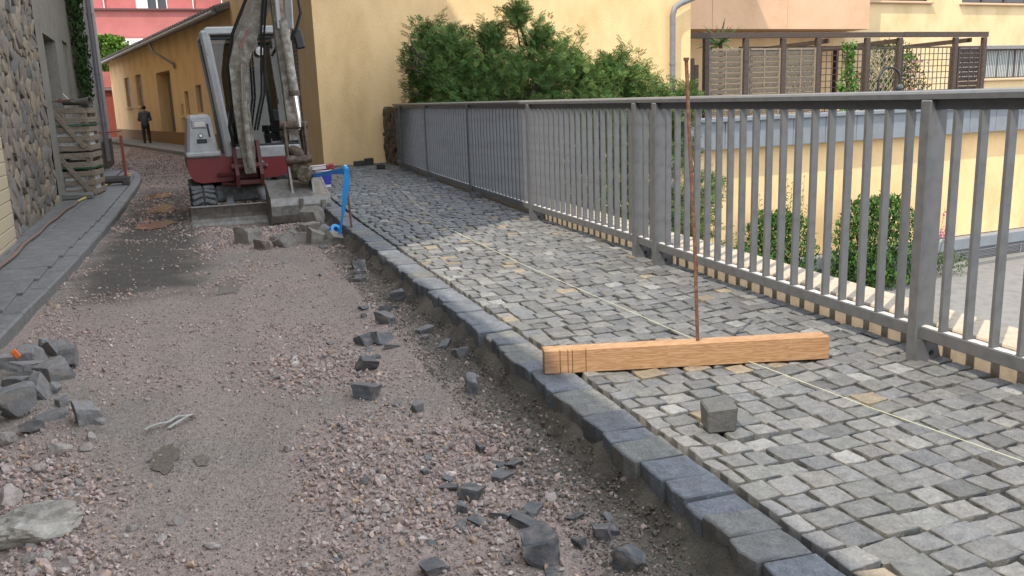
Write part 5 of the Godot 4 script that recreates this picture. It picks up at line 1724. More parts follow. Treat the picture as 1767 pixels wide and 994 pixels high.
# ---------------------------------------------------------------- far end of the street
func build_far_end() -> void:
	var A := Vector3(2.0, 0, -29.0); var Bp := Vector3(-2.6, 0, -55.0)
	var U := (Bp - A).normalized(); var N := Vector3(U.z, 0, -U.x).normalized()
	if N.x > 0: N = -N
	var ln := A.distance_to(Bp)
	var lb := thing("low_yellow_house", "low ochre house with shuttered windows and a long tiled roof", "house", A)
	var mb := MB.new()
	# openings: u along the front from the near end, v above -0.3
	var holes := []
	var uz := func(z: float) -> float: return (A.z - z) / (A.z - Bp.z) * ln
	var wins := [[uz.call(-48.6), 1.9, uz.call(-50.1), 3.35], [uz.call(-45.0), 1.9, uz.call(-46.6), 3.35], [uz.call(-35.2), 1.45, uz.call(-35.9), 2.3], [uz.call(-33.0), 1.5, uz.call(-33.9), 2.45], [uz.call(-36.3), 1.4, uz.call(-36.7), 1.85]]
	for w in wins: holes.append([w[0], w[1], w[2], w[3], 0.18])
	var dr := [uz.call(-38.2), 0.12, uz.call(-41.2), 3.2, 0.5]
	holes.append(dr)
	facade(mb, Vector3(0, -0.3, 0), U, N, ln, 4.45, holes)
	part("wall", mb, M.ochre, lb)
	mb = MB.new()
	mb.box(U * ln * 0.5 + N * 0.02 + Vector3(0, 0.15, 0), Vector3(0.06, 0.62, ln), 0, Basis(N, Vector3.UP, -U))
	part("plinth", mb, mat(lin(0.2, 0.1, 0.035), 0.9), lb)
	mb = MB.new()
	mb.box(U * ln * 0.5 - N * 4.0 + Vector3(0, 1.9, 0), Vector3(6.5, 4.4, ln), 0, Basis(N, Vector3.UP, -U))
	part("rear_walls", mb, M.ochre, lb)
	var shm := mat(lin(0.17, 0.145, 0.14), 0.7)
	for w in wins:
		var sb := MB.new()
		sb.box(U * ((w[0] + w[2]) * 0.5) - N * 0.15 + Vector3(0, (w[1] + w[3]) * 0.5 - 0.3, 0), Vector3(0.04, w[3] - w[1], w[2] - w[0]), 0, Basis(N, Vector3.UP, -U))
		var sp := part("shutter", sb, shm, lb)
		var n := int((w[3] - w[1]) / 0.12)
		for k in n:
			var s := MB.new()
			s.box(U * ((w[0] + w[2]) * 0.5) - N * 0.125 + Vector3(0, w[1] - 0.24 + k * 0.12, 0), Vector3(0.02, 0.1, w[2] - w[0] - 0.02), 0, Basis(N, Vector3.UP, -U) * Basis(Vector3.BACK, 0.25))
			part("slat", s, shm, sp)
		sb = MB.new()
		sb.box(U * ((w[0] + w[2]) * 0.5) + N * 0.04 + Vector3(0, w[1] - 0.36, 0), Vector3(0.16, 0.07, w[2] - w[0] + 0.25), 0.01, Basis(N, Vector3.UP, -U))
		part("sill", sb, M.ochre, lb)
	var db := MB.new()
	db.box(U * ((dr[0] + dr[2]) * 0.5) - N * 0.48 + Vector3(0, 1.36, 0), Vector3(0.04, 3.1, dr[2] - dr[0]), 0, Basis(N, Vector3.UP, -U))
	var gate := part("roller_gate", db, mat(lin(0.13, 0.09, 0.08), 0.6), lb, "brown roller gate")
	for k in 24:
		var s := MB.new()
		s.box(U * ((dr[0] + dr[2]) * 0.5) - N * 0.455 + Vector3(0, -0.1 + k * 0.125, 0), Vector3(0.03, 0.115, dr[2] - dr[0] - 0.02), 0.01, Basis(N, Vector3.UP, -U))
		part("slat", s, shm, gate)
	# roof, gutter, gutter elbow
	mb = MB.new()
	mb.hexa([U * -1.5 + N * 0.55 + Vector3(0, 4.02, 0), U * -1.5 - N * 7.4 + Vector3(0, 6.4, 0), U * -1.5 + N * 0.55 + Vector3(0, 4.12, 0), U * -1.5 - N * 7.4 + Vector3(0, 6.5, 0), U * (ln + 0.4) + N * 0.55 + Vector3(0, 4.02, 0), U * (ln + 0.4) - N * 7.4 + Vector3(0, 6.4, 0), U * (ln + 0.4) + N * 0.55 + Vector3(0, 4.12, 0), U * (ln + 0.4) - N * 7.4 + Vector3(0, 6.5, 0)])
	var roof := part("roof", mb, M.tile, lb)
	for k in 70:   # rows of roof tiles
		var s := MB.new()
		var u := -1.4 + k * (ln + 1.7) / 70.0
		s.tube([U * u + N * 0.6 + Vector3(0, 4.12, 0), U * u - N * 7.4 + Vector3(0, 6.52, 0)], [0.09], 6)
		part("tile_row", s, M.tile, roof)
	mb = MB.new()
	mb.tube([U * -1.4 + N * 0.62 + Vector3(0, 4.02, 0), U * (ln + 0.3) + N * 0.62 + Vector3(0, 3.98, 0)], [0.07], 8)
	part("gutter", mb, M.zinc, lb)
	mb = MB.new()
	var gu: float = uz.call(-38.4)
	mb.tube([U * gu + N * 0.6 + Vector3(0, 3.95, 0), U * (gu - 0.3) + N * 0.55 + Vector3(0, 3.6, 0), U * (gu - 1.6) + N * 0.08 + Vector3(0, 3.05, 0), U * (gu - 1.7) + N * 0.08 + Vector3(0, 2.9, 0)], [0.05], 8)
	part("gutter_elbow", mb, M.zinc, lb)
	# narrow pavement in front of it
	mb = MB.new()
	mb.box(A + U * ln * 0.5 + N * 0.65 + Vector3(0, -0.1, 0), Vector3(1.3, 0.16, ln), 0.02, Basis(N, Vector3.UP, -U))
	struct("footpath", mb, M.concrete, "narrow concrete footpath in front of the low ochre house", "footpath")
	# red garden wall and gate beyond
	mb = MB.new()
	mb.box(Vector3(0, 1.4, 0), Vector3(3.2, 3.6, 0.4))
	var rw := thing("red_garage_wall", "dark red garage wall beyond the ochre house", "wall", Vector3(-3.2, 0, -58.2))
	part("wall", mb, M.redwall, rw)
	mb = MB.new()
	mb.box(Vector3(0.0, 2.75, 0.25), Vector3(3.3, 0.14, 0.2))
	part("lintel", mb, M.concrete, rw)
	mb = MB.new()
	mb.box(Vector3(0, 3.3, 0.0), Vector3(3.2, 0.9, 0.42))
	part("upper_wall", mb, M.pink, rw, "paler pink upper strip of wall")
	# pink apartment house with terrace parapet
	var pk := thing("pink_house", "pink apartment house with a white shuttered window at the street's end", "house", Vector3(0, 0, -66.0))
	mb = MB.new()
	mb.box(Vector3(0.0, 3.9, -3.0), Vector3(9.4, 8.4, 6.0))
	part("terrace_block", mb, M.pink, pk)
	mb = MB.new()
	facade(mb, Vector3(-6, 8.1, -1.2), Vector3.RIGHT, Vector3.BACK, 10.6, 6.0, [[4.98, 0.05, 7.0, 2.0, 0.2]])
	mb.quad(Vector3(4.6, 8.1, -1.2), Vector3(4.6, 8.1, -6.0), Vector3(4.6, 14.1, -6.0), Vector3(4.6, 14.1, -1.2))
	part("upper_wall", mb, M.pink, pk)
	mb = MB.new()
	mb.box(Vector3(0, 8.12, 0.02), Vector3(9.6, 0.14, 0.3), 0.01)
	part("parapet_cap", mb, mat(lin(0.1, 0.05, 0.05), 0.8), pk)
	mb = MB.new()
	mb.box(Vector3(0.0, 9.1, -1.38), Vector3(2.0, 1.95, 0.04))
	var wd := part("window", mb, M.glass, pk)
	var wm := mat(lin(0.75, 0.76, 0.75), 0.5)
	for x in [-1.0, -0.3, 0.35, 1.0]:
		mb = MB.new()
		mb.box(Vector3(x, 9.1, -1.3), Vector3(0.1, 1.95, 0.1), 0.01)
		part("frame", mb, wm, wd)
	mb = MB.new()
	mb.box(Vector3(-0.62, 9.1, -1.27), Vector3(0.7, 1.9, 0.05), 0.01)
	part("shutter", mb, wm, wd)
	for x in [-3.0, 2.7]:
		mb = MB.new()
		mb.tube([Vector3(x, 8.2, -1.12), Vector3(x, 13, -1.12)], [0.04], 6)
		part("downpipe", mb, wm, pk)
	# white awning over the garden, hedge below
	var aw := thing("awning", "white scalloped awning edge on the pink house", "awning", Vector3(-1.7, 6.1, -65.8))
	mb = MB.new()
	mb.hexa([Vector3(-1.8, 0.05, 0), Vector3(1.8, 0.05, 0), Vector3(-1.8, 0.12, 0), Vector3(1.8, 0.12, 0), Vector3(-1.8, -0.12, 0.7), Vector3(1.8, -0.12, 0.7), Vector3(-1.8, -0.05, 0.7), Vector3(1.8, -0.05, 0.7)])
	part("canopy", mb, wm, aw)
	for k in 18:
		mb = MB.new()
		mb.box(Vector3(-1.7 + k * 0.2, -0.22, 0.7), Vector3(0.17, 0.24, 0.02), 0.008)
		part("scallop", mb, wm, aw)
	rng.seed = 801
	climber("hedge", "sunlit bright green hedge above the red garage wall", Vector3(-3.0, 3.7, -60.5), Vector3(1.9, 2.2, 0.9), 3000, Color(0.1, 0.2, 0.03), 0.24, 0.6)
	climber("tree_clump", "dark green tree beside the pink house's roof", Vector3(6.9, 3.0, -66.0), Vector3(2.3, 9.0, 1.5), 3500, Color(0.05, 0.1, 0.03), 0.35, 0.6)

# ---------------------------------------------------------------- person: one skin over a jointed skeleton
func sd_cap(p: Vector3, a: Vector3, b: Vector3, ra: float, rb: float) -> float:
	var ab := b - a
	var t := clampf((p - a).dot(ab) / maxf(ab.length_squared(), 1e-9), 0.0, 1.0)
	return p.distance_to(a + ab * t) - lerpf(ra, rb, t)

func skin(mb: MB, bones: Array, cell: float, k: float) -> void:   # bones: [a, b, ra, rb, colour]; surface nets over a smooth union
	var lo := Vector3.ONE * 1e9; var hi := -lo
	for b in bones:
		for q in [[0, 2], [1, 3]]:
			lo = lo.min(b[q[0]] - Vector3.ONE * b[q[1]]); hi = hi.max(b[q[0]] + Vector3.ONE * b[q[1]])
	lo -= Vector3.ONE * cell * 2.0; hi += Vector3.ONE * cell * 2.0
	var n := Vector3i(((hi - lo) / cell).ceil()) + Vector3i.ONE
	var f := PackedFloat32Array(); f.resize(n.x * n.y * n.z)
	for z in n.z:
		for y in n.y:
			for x in n.x:
				var p := lo + Vector3(x, y, z) * cell
				var d := 1e3
				for b in bones:
					var e := sd_cap(p, b[0], b[1], b[2], b[3])
					var h := maxf(k - absf(d - e), 0.0) / k
					d = minf(d, e) - h * h * k * 0.25
				f[x + n.x * (y + n.y * z)] = d
	var idx := {}
	var off := []
	for i in 8: off.append(Vector3i(i & 1, (i >> 1) & 1, i >> 2))
	var verts := {}
	for z in n.z - 1:
		for y in n.y - 1:
			for x in n.x - 1:
				var v := []; var neg := 0
				for q in off:
					var d := f[x + q.x + n.x * (y + q.y + n.y * (z + q.z))]
					v.append(d)
					if d < 0.0: neg += 1
				if neg == 0 or neg == 8: continue
				var s := Vector3.ZERO; var c := 0
				for e in [[0, 1], [2, 3], [4, 5], [6, 7], [0, 2], [1, 3], [4, 6], [5, 7], [0, 4], [1, 5], [2, 6], [3, 7]]:
					var a: float = v[e[0]]; var b: float = v[e[1]]
					if (a < 0.0) != (b < 0.0):
						s += Vector3(off[e[0]]).lerp(Vector3(off[e[1]]), a / (a - b)); c += 1
				verts[Vector3i(x, y, z)] = lo + (Vector3(x, y, z) + s / c) * cell
	var nor := func(p: Vector3) -> Vector3:
		var g := Vector3.ZERO
		for ax in 3:
			var e := Vector3.ZERO; e[ax] = cell * 0.7
			var dd := [0.0, 0.0]
			for sgn in 2:
				var d := 1e3
				for b in bones:
					var q := sd_cap(p + (e if sgn else -e), b[0], b[1], b[2], b[3])
					var h := maxf(k - absf(d - q), 0.0) / k
					d = minf(d, q) - h * h * k * 0.25
				dd[sgn] = d
			g[ax] = dd[1] - dd[0]
		return g.normalized()
	var N := {}; var C := {}
	for key in verts:
		N[key] = nor.call(verts[key])
		var best := 1e9
		for b in bones:
			var q := sd_cap(verts[key], b[0], b[1], b[2], b[3])
			if q < best: best = q; C[key] = b[4]
	for key in verts:
		for ax in 3:
			var e := Vector3i.ZERO; e[ax] = 1
			var a := f[key.x + n.x * (key.y + n.y * key.z)]
			var kb: Vector3i = key + e
			var b := f[kb.x + n.x * (kb.y + n.y * kb.z)]
			if (a < 0.0) == (b < 0.0): continue
			var u := Vector3i.ZERO; u[(ax + 1) % 3] = 1
			var w := Vector3i.ZERO; w[(ax + 2) % 3] = 1
			var q := [key, key - u, key - u - w, key - w]
			var ok := true
			for i in q: if not verts.has(i): ok = false
			if not ok: continue
			for t in [[0, 1, 2], [0, 2, 3]]:
				mb.col = C[q[t[0]]]
				mb.up3(verts[q[t[0]]], verts[q[t[1]]], verts[q[t[2]]], N[q[t[0]]], N[q[t[1]]], N[q[t[2]]], N[q[t[0]]])

func build_person() -> void:
	var o := Vector3(-0.82, -0.02, -41.3)
	var t := thing("person", "man in grey shirt and black trousers standing with his back turned", "person", o, "", 0.15)
	var sh := Color(0.06, 0.065, 0.072); var tr := Color(0.012, 0.012, 0.015); var sk := Color(0.3, 0.17, 0.11); var ha := Color(0.018, 0.012, 0.009); var so := Color(0.015, 0.013, 0.012)
	var mb := MB.new()
	# facing away (-z), head bowed, hands together in front; about 1.6 m
	var hip := Vector3(0, 0.82, 0); var ch := Vector3(0.02, 1.22, -0.04)
	skin(mb, [
		[hip, Vector3(0, 1.0, 0.0), 0.125, 0.12, sh], [Vector3(-0.04, 0.95, 0), ch + Vector3(-0.07, 0, 0), 0.105, 0.105, sh], [Vector3(0.04, 0.95, 0), ch + Vector3(0.07, 0, 0), 0.105, 0.105, sh],
		[ch + Vector3(-0.12, 0.06, 0), ch + Vector3(0.12, 0.06, 0), 0.075, 0.075, sh],
		[ch + Vector3(0, 0.08, -0.01), ch + Vector3(0, 0.19, -0.05), 0.052, 0.05, sk],
		[Vector3(-0.08, 0.8, 0), Vector3(-0.1, 0.44, 0.0), 0.092, 0.066, tr], [Vector3(-0.1, 0.44, 0), Vector3(-0.1, 0.08, 0.03), 0.064, 0.05, tr],
		[Vector3(0.08, 0.8, 0), Vector3(0.11, 0.44, -0.01), 0.092, 0.066, tr], [Vector3(0.11, 0.44, -0.01), Vector3(0.12, 0.08, 0.0), 0.064, 0.05, tr],
		[Vector3(-0.1, 0.04, 0.05), Vector3(-0.11, 0.035, -0.12), 0.045, 0.038, so], [Vector3(0.12, 0.04, 0.02), Vector3(0.14, 0.035, -0.15), 0.045, 0.038, so],
		[ch + Vector3(-0.19, 0.05, 0), Vector3(-0.235, 1.0, -0.04), 0.056, 0.046, sh], [Vector3(-0.235, 1.0, -0.04), Vector3(-0.11, 0.92, -0.24), 0.042, 0.03, sk],
		[ch + Vector3(0.19, 0.05, 0), Vector3(0.25, 1.0, -0.04), 0.056, 0.046, sh], [Vector3(0.25, 1.0, -0.04), Vector3(0.13, 0.92, -0.24), 0.042, 0.03, sk],
	], 0.02, 0.05)
	var hc := ch + Vector3(0.01, 0.285, -0.075)
	skin(mb, [[hc, hc + Vector3(0, 0.03, 0.015), 0.08, 0.082, ha], [hc + Vector3(0, -0.05, -0.035), hc + Vector3(0, -0.075, -0.05), 0.058, 0.045, sk], [hc + Vector3(0, -0.01, -0.09), hc + Vector3(0, -0.03, -0.1), 0.012, 0.013, sk],
		[hc + Vector3(-0.082, -0.02, 0), hc + Vector3(-0.082, 0.012, 0.0), 0.012, 0.014, sk], [hc + Vector3(0.082, -0.02, 0), hc + Vector3(0.082, 0.012, 0.0), 0.012, 0.014, sk], [hc + Vector3(0, -0.02, -0.03), hc + Vector3(0, 0.0, -0.04), 0.068, 0.066, sk]], 0.009, 0.02)
	for s in [-1, 1]:
		var w := Vector3(-0.11 if s < 0 else 0.13, 0.92, -0.24)
		var d := Vector3(-s * 0.5, -0.2, -0.8).normalized()
		var bn := [[w, w + d * 0.07, 0.026, 0.03, sk], [w + d * 0.02 + Vector3(0, 0.02, 0), w + d * 0.07 + Vector3(-s * 0.01, 0.045, 0), 0.011, 0.009, sk]]
		for k in 4:
			var b0 := w + d * 0.075 + Vector3(0, 0.024 - k * 0.016, 0)
			var l: float = [0.062, 0.07, 0.066, 0.052][k]
			bn.append([b0, b0 + d * l * 0.5, 0.0085, 0.008, sk]); bn.append([b0 + d * l * 0.5, b0 + d * l * 0.7 + Vector3(-s * l * 0.4, 0, 0), 0.008, 0.007, sk])
		skin(mb, bn, 0.006, 0.012)
	part("body", mb, M.paint, t)

# ---------------------------------------------------------------- things on the pavement and roadbed
func block_mb(w: float, h: float, d: float, jit: float, ch: float, col: Color) -> MB:
	var mb := MB.new()
	mb.col = col
	var p := []
	for i in 8:
		var q := Vector3((i & 1) - 0.5, ((i >> 1) & 1), (i >> 2) - 0.5) * Vector3(w, h, d)
		p.append(q + Vector3(rng.randf_range(-1, 1), rng.randf_range(-1, 1) if (i & 2) else 0.0, rng.randf_range(-1, 1)) * jit)
	mb.hexa(p, ch)
	return mb

func loose(called: String, s: Array, label: String, group: String, tone: Color, lift := 0.0) -> void:   # s: [x, z, width, kind]; label: %s is the shape
	var w: float = s[2]
	var v := rng.randf_range(0.75, 1.3)
	var col := Color(tone.r * v, tone.g * v, tone.b * v)
	var mb := rock_mesh(rng.randi(), 2, s[3] != 2)
	var sc := Vector3(0.62, 0.46, 0.5)
	if s[3] == 1: sc = Vector3(0.62, 0.2, 0.42)
	if s[3] == 2: sc = Vector3(0.56, 0.4, 0.46)
	sc *= Vector3(rng.randf_range(0.9, 1.1), rng.randf_range(0.8, 1.15), rng.randf_range(0.8, 1.15)) * w * (1.0 if s[3] == 2 else (1.12 if called == "rubble_block" else 1.3))
	for i in mb.v.size():
		var q := mb.v[i]
		var ns := nz2.get_noise_3d(q.x * 130.0 + s[0] * 900.0, q.y * 130.0, q.z * 130.0 + s[1] * 700.0)
		mb.v[i] = q * (1.0 + 0.16 * ns) * sc + Vector3(0, sc.y * 0.62, 0)
		var du := nz.get_noise_3d(q.x * 160.0 + s[0] * 500.0, q.y * 160.0, q.z * 160.0 + s[1] * 500.0)
		mb.c[i] = col.lerp(Color(0.27, 0.23, 0.2), clampf(0.18 + du * 1.3, 0.0, 0.75))
	refresh(mb)
	var shape: String = ["chunky", "thin flat", "rounded"][s[3]]
	var size := "small " if w < 0.07 else ("large " if w > 0.14 else "")
	var o := single(called, mb, M.basalt, label % (size + shape) if label.contains("%s") else label, "stone", Vector3(s[0], road_y(s[0], s[1]) - w * 0.09 + lift, s[1]), group)
	o.rotation = Vector3(rng.randf_range(-0.25, 0.25), rng.randf() * TAU, rng.randf_range(-0.25, 0.25))

func refresh(mb: MB) -> void:   # flat normals again after a stretch
	for t in range(0, mb.v.size(), 3):
		var k := (mb.v[t + 2] - mb.v[t]).cross(mb.v[t + 1] - mb.v[t])
		if k.length_squared() > 1e-18:
			k = k.normalized()
			for i in 3: mb.n[t + i] = k

func build_loose() -> void:
	rng.seed = 900
	var dark := Color(0.105, 0.11, 0.117)
	var g1 := "basalt offcuts along the kerb"
	for s in [[1.04,-4.86,0.104,0],[0.93,-4.86,0.089,0],[0.93,-4.72,0.067,1],[0.84,-4.40,0.107,0],[0.75,-3.89,0.112,0],[0.83,-3.73,0.049,1],[0.91,-3.61,0.048,0],[1.22,-3.74,0.106,0],[1.36,-4.29,0.088,0],[1.33,-4.54,0.092,1],[1.30,-4.86,0.105,1],[1.26,-4.71,0.075,1],[0.75,-4.93,0.055,1],[1.05,-4.69,0.100,1],[0.94,-4.55,0.052,1],[1.37,-7.15,0.119,0],[1.34,-6.93,0.116,1],[1.26,-6.72,0.101,1],[1.25,-6.57,0.121,1],[1.37,-5.79,0.108,0],[1.26,-5.57,0.113,1],[1.11,-5.70,0.086,1],[1.07,-5.50,0.042,0],[1.15,-5.25,0.107,0]]:
		loose("basalt_offcut", s, "%s dark broken basalt piece along the kerb beyond the timber", g1, dark)
	var g2 := "basalt chips on the pink gravel"
	for s in [[1.02,-3.08,0.043,0],[1.03,-2.90,0.058,1],[1.08,-2.85,0.069,1],[1.00,-2.79,0.079,1],[0.81,-2.80,0.061,1],[0.84,-2.69,0.081,0],[0.79,-2.61,0.053,0],[0.75,-2.50,0.056,1],[0.81,-2.49,0.061,1],[0.89,-2.49,0.072,1],[1.00,-2.49,0.083,1],[0.94,-2.42,0.101,1],[1.10,-2.36,0.051,1],[1.18,-2.29,0.055,1],[1.12,-2.21,0.068,0],[1.16,-2.21,0.039,0],[1.04,-2.21,0.039,0],[0.80,-2.21,0.038,1],[0.59,-2.26,0.094,1],[0.63,-2.42,0.034,1],[0.90,-2.11,0.046,1],[0.76,-2.95,0.029,0],[0.81,-3.08,0.024,0],[0.89,-2.73,0.055,1],[0.82,-2.87,0.046,1]]:
		loose("basalt_chip", s, "%s chip of dark basalt on the pink gravel by the kerb", g2, dark)
	loose("basalt_block", [0.89, -2.19, 0.105, 0], "squarish dark basalt block lying in the pink gravel", g2, dark)
	loose("basalt_block", [1.11, -2.03, 0.105, 2], "rounded many-sided dark basalt lump nearest the soil trench", g2, dark)
	var g3 := "rubble pile by the sidewalk"
	var grey := Color(0.185, 0.183, 0.18)
	var k := 0
	for s in [[-0.85,-5.26,0.154,0],[-0.71,-5.41,0.157,0],[-0.64,-5.12,0.134,0],[-0.68,-4.89,0.174,0],[-0.95,-5.21,0.109,0],[-0.83,-5.02,0.202,1],[-0.82,-4.70,0.164,0],[-0.72,-4.59,0.135,0],[-0.77,-4.34,0.19,0],[-0.63,-4.27,0.147,1],[-0.69,-4.12,0.09,0],[-0.41,-4.00,0.050,2],[-0.90,-4.58,0.127,0],[-0.90,-4.28,0.104,0],[-0.79,-5.47,0.092,2],[-0.65,-4.65,0.094,2],[-0.60,-4.44,0.069,0],[-0.98,-4.85,0.15,0],[-0.97,-4.45,0.16,0],[-0.80,-4.88,0.13,0]]:
		loose("rubble_block", s, "%s grey split stone in the pile beside the sidewalk edge", g3, grey, 0.035 if k % 3 == 2 else 0.0)
		k += 1
	loose("rubble_block", [-0.49, -4.16, 0.15, 0], "single grey hexagonal stone block standing just off the rubble pile", g3, grey)
	var g4 := "stone pile in front of the excavator bucket"
	var brown := Color(0.22, 0.2, 0.17)
	k = 0
	for s in [[0.67,-9.24,0.25,0],[0.76,-8.86,0.17,0],[0.95,-9.39,0.144,2],[1.00,-8.91,0.2,0],[1.13,-9.27,0.142,1],[1.44,-10.0,0.18,0],[1.38,-9.7,0.22,0],[1.18,-9.0,0.19,0],[1.30,-8.8,0.22,0],[1.50,-9.6,0.15,2],[1.44,-8.65,0.14,0],[1.30,-8.41,0.100,1],[1.47,-8.3,0.071,1],[1.26,-9.66,0.132,1],[1.16,-9.61,0.147,1],[1.3,-9.25,0.2,0],[1.42,-9.2,0.18,2]]:
		loose("pile_stone", s, "%s brownish-grey broken stone heaped before the excavator bucket", g4, brown, 0.06 if k in [6, 15] else 0.0)
		k += 1
	var g5 := "pale stones in the near left gravel"
	for s in [[-0.67,-3.38,0.115,2],[-0.54,-3.78,0.089,2],[-0.54,-2.86,0.053,2],[-0.49,-2.85,0.053,2],[-0.42,-2.76,0.074,2],[-0.63,-3.26,0.059,2],[-0.60,-3.61,0.064,2],[-0.77,-4.05,0.097,2],[-0.51,-2.78,0.046,2],[-0.45,-3.79,0.059,2],[-0.44,-3.90,0.053,2],[-0.25,-2.96,0.036,2],[-0.11,-2.94,0.048,2],[-0.16,-2.83,0.040,2],[-0.01,-2.71,0.044,2]]:
		loose("pale_stone", s, "%s pale stone in the dirt around the large boulder", g5, Color(0.36, 0.31, 0.275))
	# large pale boulder
	var bd := rock_mesh(77, 3, false, 0.8)
	for i in bd.v.size():
		var q := bd.v[i]
		bd.v[i] = q * Vector3(0.145, 0.07, 0.085) * (1.0 + 0.2 * nz2.get_noise_3d(q.x * 110.0, q.y * 70.0, q.z * 80.0)) + Vector3(0, 0.05, 0)
		var m := nz2.get_noise_3d(q.x * 90.0 + 40.0, q.y * 90.0, q.z * 90.0)
		bd.c[i] = Color(0.46, 0.425, 0.365).lerp(Color(0.27, 0.24, 0.2), clampf(0.5 + m * 1.4, 0, 1))
	refresh(bd)
	var bo := single("boulder", bd, M.basalt, "large pale limestone boulder half sunk in the dirt", "boulder", Vector3(-0.54, road_y(-0.54, -3.03) - 0.01, -3.03))
	bo.rotation.y = 0.35
	# cobble standing on the pavement
	var cb := MB.new()
	cb.col = Color(0.11, 0.11, 0.107)
	cb.hexa([Vector3(-0.048, 0, -0.05), Vector3(0.046, 0, -0.055), Vector3(-0.055, 0.098, -0.05), Vector3(0.05, 0.112, -0.05), Vector3(-0.05, 0, 0.05), Vector3(0.052, 0, 0.045), Vector3(-0.054, 0.088, 0.05), Vector3(0.06, 0.096, 0.05)], 0.006)
	var co := single("cobblestone", cb, M.basalt, "single loose dark cobble standing on the finished paving", "cobble", Vector3(1.75, 0.002, -2.52))
	co.rotation.y = -0.3
	# spare stones at the far wall
	for s in [[3.45, -17.1, 0.2, 0.1, 0.12, "dark stone block lying at the foot of the yellow wall"], [3.68, -17.25, 0.17, 0.13, 0.12, "taller dark block beside the rubble pier"], [3.62, -15.95, 0.14, 0.09, 0.1, "brown brick-shaped stone lying out on the far paving"]]:
		var m := block_mb(s[2], s[3], s[4], 0.008, 0.008, Color(0.055, 0.05, 0.045))
		single("spare_stone", m, M.basalt, s[5], "stone", Vector3(s[0], pave_y(s[1]) + 0.002, s[1]), "spare stones at the far end")
	# litter
	var lt := MB.new()
	lt.col = Color(0.36, 0.35, 0.32)
	var pts := []
	for i in 13:
		var t := i / 12.0
		pts.append(Vector3(-0.05 + 0.11 * sin(t * 4.2), 0.012 + 0.01 * sin(t * 9.0), 0.07 - 0.16 * sin(t * 3.0) * (1.0 if i < 9 else 0.5)))
	for i in 12:
		var d: Vector3 = (pts[i + 1] - pts[i]).normalized()
		var sd := d.cross(Vector3.UP).normalized() * 0.009
		lt.quad(pts[i] - sd, pts[i] + sd, pts[i + 1] + sd, pts[i + 1] - sd)
	single("plastic_strip", lt, M.paint, "crumpled white plastic strip lying in the dust", "litter", Vector3(-0.08, road_y(-0.08, -3.92) + 0.002, -3.95))
	var og := MB.new()
	og.col = Color(0.8, 0.16, 0.03)
	og.box(Vector3.ZERO, Vector3(0.03, 0.05, 0.02), 0.004)
	var ogo := single("orange_scrap", og, M.paint, "small bright orange scrap among the rubble blocks", "scrap", Vector3(-0.875, road_y(-0.87, -5.15) + 0.085, -5.12))
	ogo.rotation = Vector3(0.2, 0.3, 0.5)

